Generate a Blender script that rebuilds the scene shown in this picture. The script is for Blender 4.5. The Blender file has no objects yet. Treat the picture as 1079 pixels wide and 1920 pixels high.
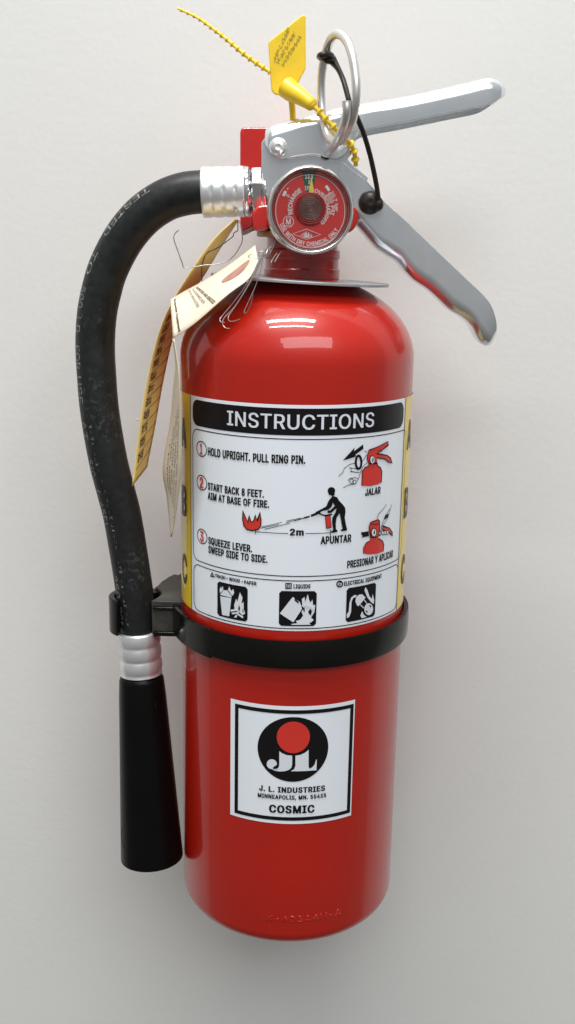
import bpy, bmesh, math, random
from mathutils import Vector, Matrix
from mathutils.geometry import tessellate_polygon
import numpy as np
random.seed(7)
C = bpy.context.scene.collection
SC = bpy.context.scene
R = 0.054                      # radius of the extinguisher's cylinder, metres
CZ = 1.5                       # height of the camera above the floor
D = 0.4781                     # distance camera - cylinder axis
PITCH, YAW, ROLL, FOC = 0.2424, -0.0064, 0.0176, 1917.7

# ---------------------------------------------------------------- camera
_fw = Vector((math.sin(YAW)*math.cos(PITCH), math.cos(YAW)*math.cos(PITCH), -math.sin(PITCH)))
_rt = Vector((math.cos(YAW), -math.sin(YAW), 0)); _up = _rt.cross(_fw)
CR = math.cos(ROLL)*_rt + math.sin(ROLL)*_up
CU = -math.sin(ROLL)*_rt + math.cos(ROLL)*_up
CO = Vector((0, -D, CZ))
cd = bpy.data.cameras.new('camera'); cam = bpy.data.objects.new('camera', cd); C.objects.link(cam)
m = Matrix((CR, CU, -_fw)).transposed().to_4x4(); m.translation = CO
cam.matrix_world = m
cd.sensor_fit = 'VERTICAL'; cd.sensor_height = 36; cd.lens = 36*FOC/1920; cd.clip_start = 0.01; cd.clip_end = 50
SC.camera = cam

# ---------------------------------------------------------------- light
w = bpy.data.worlds.new('World'); SC.world = w; w.use_nodes = True
nt = w.node_tree; bg = nt.nodes['Background']
tc = nt.nodes.new('ShaderNodeTexCoord'); sp = nt.nodes.new('ShaderNodeSeparateXYZ'); rp = nt.nodes.new('ShaderNodeValToRGB')
mr = nt.nodes.new('ShaderNodeMapRange'); mr.inputs['From Min'].default_value = -1
nt.links.new(tc.outputs['Generated'], sp.inputs[0]); nt.links.new(sp.outputs['Z'], mr.inputs['Value'])
nt.links.new(mr.outputs[0], rp.inputs[0]); nt.links.new(rp.outputs[0], bg.inputs[0])
e = rp.color_ramp.elements
e[0].position = 0.0; e[0].color = (0.185, 0.16, 0.125, 1)
e[1].position = 1.0; e[1].color = (0.78, 0.80, 0.82, 1)
k = e.new(0.45); k.color = (0.40, 0.395, 0.385, 1)
k = e.new(0.75); k.color = (0.60, 0.62, 0.65, 1)
bg.inputs[1].default_value = WORLD = 0.55
def area(name, loc, target, sx, sy, power, col):
    l = bpy.data.lights.new(name, 'AREA'); l.shape = 'RECTANGLE'; l.size = sx; l.size_y = sy; l.energy = power; l.color = col
    o = bpy.data.objects.new(name, l); C.objects.link(o); o.location = loc
    o.rotation_euler = (Vector(target)-Vector(loc)).to_track_quat('-Z', 'Y').to_euler()
    return o
area('ceiling_tube', (-0.17, -0.40, CZ+1.8), (-0.17, -0.40, 0), 1.15, 0.14, 31, (1.0, 0.99, 0.965))
area('ceiling_tube', (-0.17, -0.75, CZ+1.8), (-0.17, -0.75, 0), 1.15, 0.07, 14, (1.0, 0.99, 0.965))
area('room_light', (0.35, -1.75, CZ+1.5), (0, 0, CZ-0.2), 1.9, 0.8, 24, (0.93, 0.97, 1.0))
SC.view_settings.view_transform = 'Standard'; SC.view_settings.look = 'None'
SC.view_settings.exposure = 0.17; SC.view_settings.gamma = 1.0

# ---------------------------------------------------------------- helpers
def ray(px, py):
    return (_fw*FOC + CR*(px-539.5) + CU*(960-py)).normalized()
def P(px, py, y):
    """point of the plane Y=y seen at photo pixel px, py"""
    d = ray(px, py); t = (y-CO.y)/d.y
    return CO + d*t
def depth(p): return (p-CO).dot(_fw)
def hit(px, py, r=R):
    """(arc length, height) on the cylinder"""
    d = ray(px, py); a = d.x**2+d.y**2; b = 2*(CO.x*d.x+CO.y*d.y); c = CO.x**2+CO.y**2-r*r
    q = b*b-4*a*c; t = (-b-math.sqrt(max(q, 0)))/(2*a); p = CO+d*t
    return math.atan2(p.x, -p.y)*R, p.z
ORG = {}
def empty(name, loc, label, cat, group=None):
    o = bpy.data.objects.new(name, None); C.objects.link(o); o.location = loc; o.empty_display_size = 0.02
    o['label'] = label; o['category'] = cat
    if group: o['group'] = group
    ORG[o.name] = Vector(loc); return o
def obj(name, verts, faces, mat, parent=None, smooth=True, label=None):
    org = ORG[parent.name] if parent else Vector((0, 0, 0))
    me = bpy.data.meshes.new(name); me.from_pydata([tuple(Vector(v)-org) for v in verts], [], faces)
    me.materials.append(mat); me.validate(); me.update()
    for p in me.polygons: p.use_smooth = smooth
    o = bpy.data.objects.new(name, me); C.objects.link(o)
    if parent: o.parent = parent
    ORG[o.name] = org
    if label: o['label'] = label
    return o
def fix(o):
    bm = bmesh.new(); bm.from_mesh(o.data); bmesh.ops.remove_doubles(bm, verts=bm.verts, dist=1e-6)
    bmesh.ops.recalc_face_normals(bm, faces=bm.faces); bm.to_mesh(o.data); bm.free(); return o
def mods(o, solid=0, bevel=0, seg=2, sub=0, off=-1):
    if solid: m_ = o.modifiers.new('s', 'SOLIDIFY'); m_.thickness = solid; m_.offset = off; m_.use_even_offset = True
    if bevel: m_ = o.modifiers.new('b', 'BEVEL'); m_.width = bevel; m_.segments = seg; m_.limit_method = 'ANGLE'; m_.angle_limit = math.radians(35)
    if sub: m_ = o.modifiers.new('u', 'SUBSURF'); m_.levels = sub; m_.render_levels = sub
    return o
def sharp(o, ang=35):
    bm = bmesh.new(); bm.from_mesh(o.data)
    for e_ in bm.edges:
        if len(e_.link_faces) == 2 and e_.calc_face_angle(0) > math.radians(ang): e_.smooth = False
    bm.to_mesh(o.data); bm.free(); return o
def catmull(pts, n=8, closed=False):
    pts = [tuple(p) for p in pts]; L = len(pts); out = []
    A = np.array(pts, float)
    for i in range(L if closed else L-1):
        p1, p2 = A[i], A[(i+1) % L]
        p0 = A[i-1] if (i > 0 or closed) else 2*p1-p2
        p3 = A[(i+2) % L] if (i+2 < L or closed) else 2*p2-p1
        for k_ in range(n):
            t = k_/n
            out.append(0.5*((2*p1)+(-p0+p2)*t+(2*p0-5*p1+4*p2-p3)*t*t+(-p0+3*p1-3*p2+p3)*t**3))
    if not closed: out.append(A[-1])
    return out
def tube_geo(pts, rad, seg=12, closed=False, cap=True):
    """pts: list of 3D, rad: number or list"""
    pts = [Vector(p) for p in pts]; n = len(pts)
    if not hasattr(rad, '__len__'): rad = [rad]*n
    V, F = [], []; prev = None
    for i, p in enumerate(pts):
        if closed: T = pts[(i+1) % n]-pts[i-1]
        else: T = pts[min(i+1, n-1)]-pts[max(i-1, 0)]
        T.normalize()
        if prev is None: a = Vector((0, -1, 0.01)) if abs(T.y) < 0.9 else Vector((1, 0, 0))
        else: a = prev
        a = (a-T*a.dot(T)).normalized(); prev = a; b = T.cross(a)
        for k_ in range(seg):
            th = 2*math.pi*k_/seg; V.append(p+(a*math.cos(th)+b*math.sin(th))*rad[i])
    for i in range(n if closed else n-1):
        for k_ in range(seg):
            j = (i+1) % n; F.append((i*seg+k_, i*seg+(k_+1) % seg, j*seg+(k_+1) % seg, j*seg+k_))
    if not closed and cap:
        F.append(tuple(range(seg-1, -1, -1))); F.append(tuple((n-1)*seg+k_ for k_ in range(seg)))
    return V, F
def tube(name, pts, rad, mat, parent, seg=12, closed=False, sm=6, label=None):
    P3 = [tuple(p) for p in pts]
    if hasattr(rad, '__len__'):
        q = catmull([(*p, r) for p, r in zip(P3, rad)], sm, closed); V, F = tube_geo([Vector(v[:3]) for v in q], [v[3] for v in q], seg, closed)
    else:
        V, F = tube_geo([Vector(v) for v in catmull(P3, sm, closed)], rad, seg, closed)
    return sharp(obj(name, V, F, mat, parent, True, label), 60)
def join(*geos):
    V, F = [], []
    for v, f in geos:
        n = len(V); V += list(v); F += [tuple(i+n for i in q) for q in f]
    return V, F
def lathe_geo(prof, o, axis=Vector((0, 0, 1)), seg=64, rfun=None, ref=None):
    axis = Vector(axis).normalized(); a = ref if ref is not None else (Vector((0, -1, 0)) if abs(axis.y) < 0.9 else Vector((1, 0, 0)))
    a = (a-axis*a.dot(axis)).normalized(); b = axis.cross(a); V, F = [], []
    for i, (r, h) in enumerate(prof):
        for k_ in range(seg):
            th = 2*math.pi*k_/seg; rr = rfun(r, h, th, i) if rfun else r
            V.append(Vector(o)+axis*h+(a*math.cos(th)+b*math.sin(th))*rr)
    for i in range(len(prof)-1):
        for k_ in range(seg): F.append((i*seg+k_, i*seg+(k_+1) % seg, (i+1)*seg+(k_+1) % seg, (i+1)*seg+k_))
    if prof[0][0] > 1e-6: F.append(tuple(range(seg-1, -1, -1)))
    if prof[-1][0] > 1e-6: F.append(tuple((len(prof)-1)*seg+k_ for k_ in range(seg)))
    return V, F
def lathe(name, prof, o, axis, mat, parent, seg=64, rfun=None, label=None, ang=35, ref=None):
    V, F = lathe_geo(prof, o, axis, seg, rfun, ref); x = obj(name, V, F, mat, parent, True, label); fix(x); return sharp(x, ang)
def rprof(pts, r, n=4):
    """round the corners of an (r,h) profile"""
    out = [pts[0]]
    for i in range(1, len(pts)-1):
        p0, p1, p2 = [np.array(q, float) for q in pts[i-1:i+2]]
        d0, d2 = p0-p1, p2-p1; l0, l2 = np.hypot(*d0), np.hypot(*d2); q = min(r, l0*.45, l2*.45)
        a, b = p1+d0/l0*q, p1+d2/l2*q
        for k_ in range(n+1):
            t = k_/n; out.append(tuple((1-t)**2*a+2*t*(1-t)*p1+t*t*b))
    out.append(pts[-1]); return out
def prism_geo(front, vec):
    """closed outline (3D points) extruded by vec"""
    n = len(front); V = [Vector(p) for p in front]+[Vector(p)+Vector(vec) for p in front]
    tri = tessellate_polygon([[Vector(p) for p in front]])
    F = [tuple(t) for t in tri]+[tuple(i+n for i in reversed(t)) for t in tri]
    F += [(i, (i+1) % n, (i+1) % n+n, i+n) for i in range(n)]
    return V, F
def prism(name, front, vec, mat, parent, bevel=0, label=None, smooth=False):
    n = len(front); V = [Vector(p) for p in front]+[Vector(p)+Vector(vec) for p in front]
    F = [tuple(range(n)), tuple(range(2*n-1, n-1, -1))]+[(i, (i+1) % n, (i+1) % n+n, i+n) for i in range(n)]
    o = fix(obj(name, V, F, mat, parent, True, label)); sharp(o, 30); return mods(o, bevel=bevel)

# ---------------------------------------------------------------- materials
def mat(name, col, rough=0.5, metal=0.0, coat=0.0, noise=None, bump=None, **kw):
    m_ = bpy.data.materials.new(name); m_.use_nodes = True; t = m_.node_tree; b = t.nodes['Principled BSDF']
    b.inputs['Base Color'].default_value = (*col, 1); b.inputs['Roughness'].default_value = rough; b.inputs['Metallic'].default_value = metal
    b.inputs['Coat Weight'].default_value = coat; b.inputs['Coat Roughness'].default_value = kw.get('coat_rough', 0.03)
    if 'trans' in kw: b.inputs['Transmission Weight'].default_value = kw['trans']
    if 'spec' in kw: b.inputs['Specular IOR Level'].default_value = kw['spec']
    if 'sss' in kw: b.inputs['Subsurface Weight'].default_value = kw['sss']; b.inputs['Subsurface Scale'].default_value = 0.003
    co = t.nodes.new('ShaderNodeTexCoord')
    if noise:   # (scale, amount, detail): gentle value and roughness variation
        n = t.nodes.new('ShaderNodeTexNoise'); n.inputs['Scale'].default_value = noise[0]; n.inputs['Detail'].default_value = noise[2] if len(noise) > 2 else 6
        t.links.new(co.outputs['Object'], n.inputs['Vector'])
        r_ = t.nodes.new('ShaderNodeValToRGB'); a = noise[1]; els = r_.color_ramp.elements
        els[0].position = .3; els[1].position = .7
        els[0].color = tuple(c*(1-a) for c in col)+(1,); els[1].color = tuple(min(1, c*(1+a)) for c in col)+(1,)
        t.links.new(n.outputs['Fac'], r_.inputs[0]); t.links.new(r_.outputs[0], b.inputs['Base Color'])
        mr_ = t.nodes.new('ShaderNodeMapRange'); mr_.inputs['To Min'].default_value = rough*(1-a*.8); mr_.inputs['To Max'].default_value = min(1, rough*(1+a*.8))
        t.links.new(n.outputs['Fac'], mr_.inputs['Value']); t.links.new(mr_.outputs[0], b.inputs['Roughness'])
    if bump:    # list of (scale, strength, distance)
        prev = None
        for s, st, di in bump:
            n = t.nodes.new('ShaderNodeTexNoise'); n.inputs['Scale'].default_value = s; n.inputs['Detail'].default_value = 3
            t.links.new(co.outputs['Object'], n.inputs['Vector'])
            bp = t.nodes.new('ShaderNodeBump'); bp.inputs['Strength'].default_value = st; bp.inputs['Distance'].default_value = di
            t.links.new(n.outputs['Fac'], bp.inputs['Height'])
            if prev: t.links.new(prev.outputs[0], bp.inputs['Normal'])
            prev = bp
        t.links.new(prev.outputs[0], b.inputs['Normal'])
        if coat: t.links.new(prev.outputs[0], b.inputs['Coat Normal'])
    return m_
M = {}
M['wall'] = mat('wall_paint', (0.745, 0.738, 0.708), 0.6, bump=[(300, 0.22, 0.0004), (60, 0.11, 0.0007)], noise=(5, 0.016))
M['red'] = mat('red_enamel', (0.42, 0.010, 0.003), 0.34, coat=.7, spec=.25, noise=(18, 0.05), bump=[(70, 0.05, 0.0003), (14, .06, .001)], coat_rough=.025)
M['red_dark'] = mat('red_paint_on_valve', (0.30, 0.008, 0.006), 0.34, coat=.5, noise=(60, 0.12), bump=[(150, 0.15, 0.0004)])
M['red_hang'] = mat('red_hanger_enamel', (0.55, 0.012, 0.008), 0.22, coat=1.0, noise=(60, 0.1), bump=[(90, 0.25, 0.0008)])
M['alu'] = mat('satin_plated_steel', (0.82, 0.86, 0.89), 0.20, 0.85, noise=(90, 0.04), bump=[(300, 0.04, 0.0003), (30, .10, .0008)])
M['chrome'] = mat('bright_zinc_plating', (0.82, 0.83, 0.85), 0.13, 1.0, noise=(80, 0.12), bump=[(120, 0.1, 0.0004)])
M['wire'] = mat('steel_ring_wire', (0.74, 0.72, 0.70), 0.36, .9, noise=(120, 0.12), bump=[(400, 0.1, 0.0002)])
M['thin_wire'] = mat('thin_tag_wire', (0.40, 0.39, 0.38), 0.4, .9, noise=(300, 0.2))
M['dark_wire'] = mat('dark_tag_wire', (0.08, 0.08, 0.085), 0.35, .6, noise=(300, 0.2))
M['bezel'] = mat('gauge_bezel_steel', (0.60, 0.585, 0.56), 0.24, 1.0, noise=(150, 0.12), bump=[(200, 0.1, 0.0002)])
M['plate'] = mat('grey_collar_plate', (0.45, 0.46, 0.48), 0.45, .6, noise=(100, 0.1))
M['white'] = mat('white_label_vinyl', (0.82, 0.86, 0.91), 0.3, coat=.7, noise=(8, 0.015), bump=[(40, .04, .0004)], coat_rough=.1)
M['yellow_l'] = mat('yellow_label_vinyl', (0.86, 0.60, 0.02), 0.3, coat=.7, noise=(20, 0.03), coat_rough=.1)
M['ink'] = mat('black_ink', (0.006, 0.005, 0.006), 0.35, coat=.12, spec=.2, noise=(60, 0.1), coat_rough=.12)
M['ink_red'] = mat('red_ink', (0.62, 0.03, 0.018), 0.35, coat=.5, noise=(60, 0.06), coat_rough=.12)
M['ink_white'] = mat('white_ink', (0.70, 0.74, 0.79), 0.35, coat=.5, noise=(60, 0.02), coat_rough=.12)
M['dial_red'] = mat('dial_red_print', (0.62, 0.035, 0.03), 0.45, noise=(60, 0.04))
M['dial_green'] = mat('dial_green_print', (0.02, 0.10, 0.05), 0.45, noise=(60, 0.04))
M['dial_white'] = mat('dial_white_print', (0.78, 0.74, 0.72), 0.45, noise=(60, 0.02))
M['needle'] = mat('yellow_needle', (0.85, 0.62, 0.12), 0.4, noise=(60, 0.04))
M['boss'] = mat('smoky_lens_boss', (0.22, 0.12, 0.105), 0.14, .25, coat=1, noise=(60, 0.1))
M['ferrule'] = mat('satin_crimped_aluminium', (0.80, 0.81, 0.82), 0.33, .75, noise=(90, 0.06), bump=[(160, 0.12, 0.0004)])
M['boss_red'] = mat('red_tinted_lens_ring', (0.36, 0.03, 0.028), 0.14, .1, coat=1, noise=(60, 0.1))
M['rubber'] = mat('black_hose_rubber', (0.013, 0.014, 0.014), 0.42, noise=(300, 0.28, 8), bump=[(160, 0.25, 0.0005), (700, .2, .0002)], spec=.3)
M['hose_ink'] = mat('faded_grey_hose_print', (0.17, 0.18, 0.18), 0.6, noise=(420, 0.8, 8))
M['plastic'] = mat('black_nozzle_plastic', (0.003, 0.003, 0.003), 0.30, noise=(40, 0.2), bump=[(250, 0.08, 0.0003)], spec=.13)
M['band'] = mat('black_band_plastic', (0.004, 0.004, 0.0035), 0.17, noise=(60, 0.3), bump=[(80, 0.1, 0.0004)], spec=.25)
M['band_dusty'] = mat('dusty_black_plastic', (0.045, 0.041, 0.035), 0.5, spec=.3, noise=(90, 0.45), bump=[(120, 0.2, 0.0008)])
M['tether'] = mat('dark_vinyl_tether', (0.018, 0.013, 0.010), 0.38, spec=.35, noise=(90, 0.2))
M['seal'] = mat('yellow_seal_plastic', (0.85, 0.59, 0.025), 0.36, noise=(120, 0.06), bump=[(200, 0.1, 0.0004)], sss=.15)
M['seal_ink'] = mat('worn_olive_ink', (0.30, 0.24, 0.03), 0.5, noise=(700, 0.35, 8))
M['tan'] = mat('tan_fibre_washer', (0.42, 0.22, 0.08), 0.5, noise=(200, 0.15))
M['paper'] = mat('cream_card', (0.74, 0.63, 0.48), 0.7, noise=(60, 0.04), bump=[(500, .1, .0002)], sss=.1)
M['paper_y'] = mat('amber_card', (0.90, 0.66, 0.22), 0.6, noise=(50, 0.08), bump=[(500, .1, .0002)], sss=.1)
M['paper_back'] = mat('pale_card_back', (0.72, 0.60, 0.42), 0.7, noise=(60, 0.05))
M['tag_ink'] = mat('brown_black_ink', (0.06, 0.035, 0.03), 0.6, noise=(900, 0.5, 8))
M['tag_rule'] = mat('brown_rule_ink', (0.20, 0.07, 0.02), 0.6, noise=(300, 0.2))
M['washer'] = mat('pink_reinforcing_patch', (0.42, 0.20, 0.16), 0.6, noise=(200, 0.15))
M['edge'] = mat('bare_worn_edge', (0.55, 0.50, 0.48), 0.45, .4, noise=(200, 0.2))
def hose_specks(m_):
    t = m_.node_tree; b = t.nodes['Principled BSDF']; src = b.inputs['Base Color'].links[0].from_socket
    co = t.nodes.new('ShaderNodeTexCoord'); n = t.nodes.new('ShaderNodeTexNoise'); n.inputs['Scale'].default_value = 420; n.inputs['Detail'].default_value = 6
    n2 = t.nodes.new('ShaderNodeTexNoise'); n2.inputs['Scale'].default_value = 28
    t.links.new(co.outputs['Object'], n.inputs[0]); t.links.new(co.outputs['Object'], n2.inputs[0])
    mu = t.nodes.new('ShaderNodeMath'); mu.operation = 'MULTIPLY'; t.links.new(n.outputs[0], mu.inputs[0]); t.links.new(n2.outputs[0], mu.inputs[1])
    r_ = t.nodes.new('ShaderNodeValToRGB'); r_.color_ramp.elements[0].position = .34; r_.color_ramp.elements[1].position = .52
    mx = t.nodes.new('ShaderNodeMix'); mx.data_type = 'RGBA'; mx.inputs[7].default_value = (.07, .075, .075, 1)
    t.links.new(mu.outputs[0], r_.inputs[0]); t.links.new(r_.outputs[0], mx.inputs[0]); t.links.new(src, mx.inputs[6]); t.links.new(mx.outputs[2], b.inputs['Base Color'])
hose_specks(M['rubber'])
def ripple(m_):
    t = m_.node_tree; b = t.nodes['Principled BSDF']; src = b.inputs['Normal'].links[0].from_socket
    co = t.nodes.new('ShaderNodeTexCoord'); mp = t.nodes.new('ShaderNodeMapping'); mp.inputs['Scale'].default_value = (70, 70, 4)
    n = t.nodes.new('ShaderNodeTexNoise'); n.inputs['Scale'].default_value = 1; n.inputs['Detail'].default_value = 4; bp = t.nodes.new('ShaderNodeBump')
    bp.inputs['Strength'].default_value = .22; bp.inputs['Distance'].default_value = .0006
    t.links.new(co.outputs['Object'], mp.inputs[0]); t.links.new(mp.outputs[0], n.inputs[0]); t.links.new(n.outputs[0], bp.inputs['Height']); t.links.new(src, bp.inputs['Normal'])
    t.links.new(bp.outputs[0], b.inputs['Normal']); t.links.new(bp.outputs[0], b.inputs['Coat Normal'])
ripple(M['red'])
def lens_mat():
    m_ = bpy.data.materials.new('clear_gauge_lens'); m_.use_nodes = True; t = m_.node_tree; t.nodes.clear()
    o = t.nodes.new('ShaderNodeOutputMaterial'); a = t.nodes.new('ShaderNodeBsdfTransparent'); g = t.nodes.new('ShaderNodeBsdfGlossy'); g.inputs['Roughness'].default_value = .05
    f = t.nodes.new('ShaderNodeFresnel'); f.inputs[0].default_value = 1.18; mx = t.nodes.new('ShaderNodeMixShader')
    t.links.new(f.outputs[0], mx.inputs[0]); t.links.new(a.outputs[0], mx.inputs[1]); t.links.new(g.outputs[0], mx.inputs[2]); t.links.new(mx.outputs[0], o.inputs[0]); return m_
M['lens'] = lens_mat()

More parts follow.
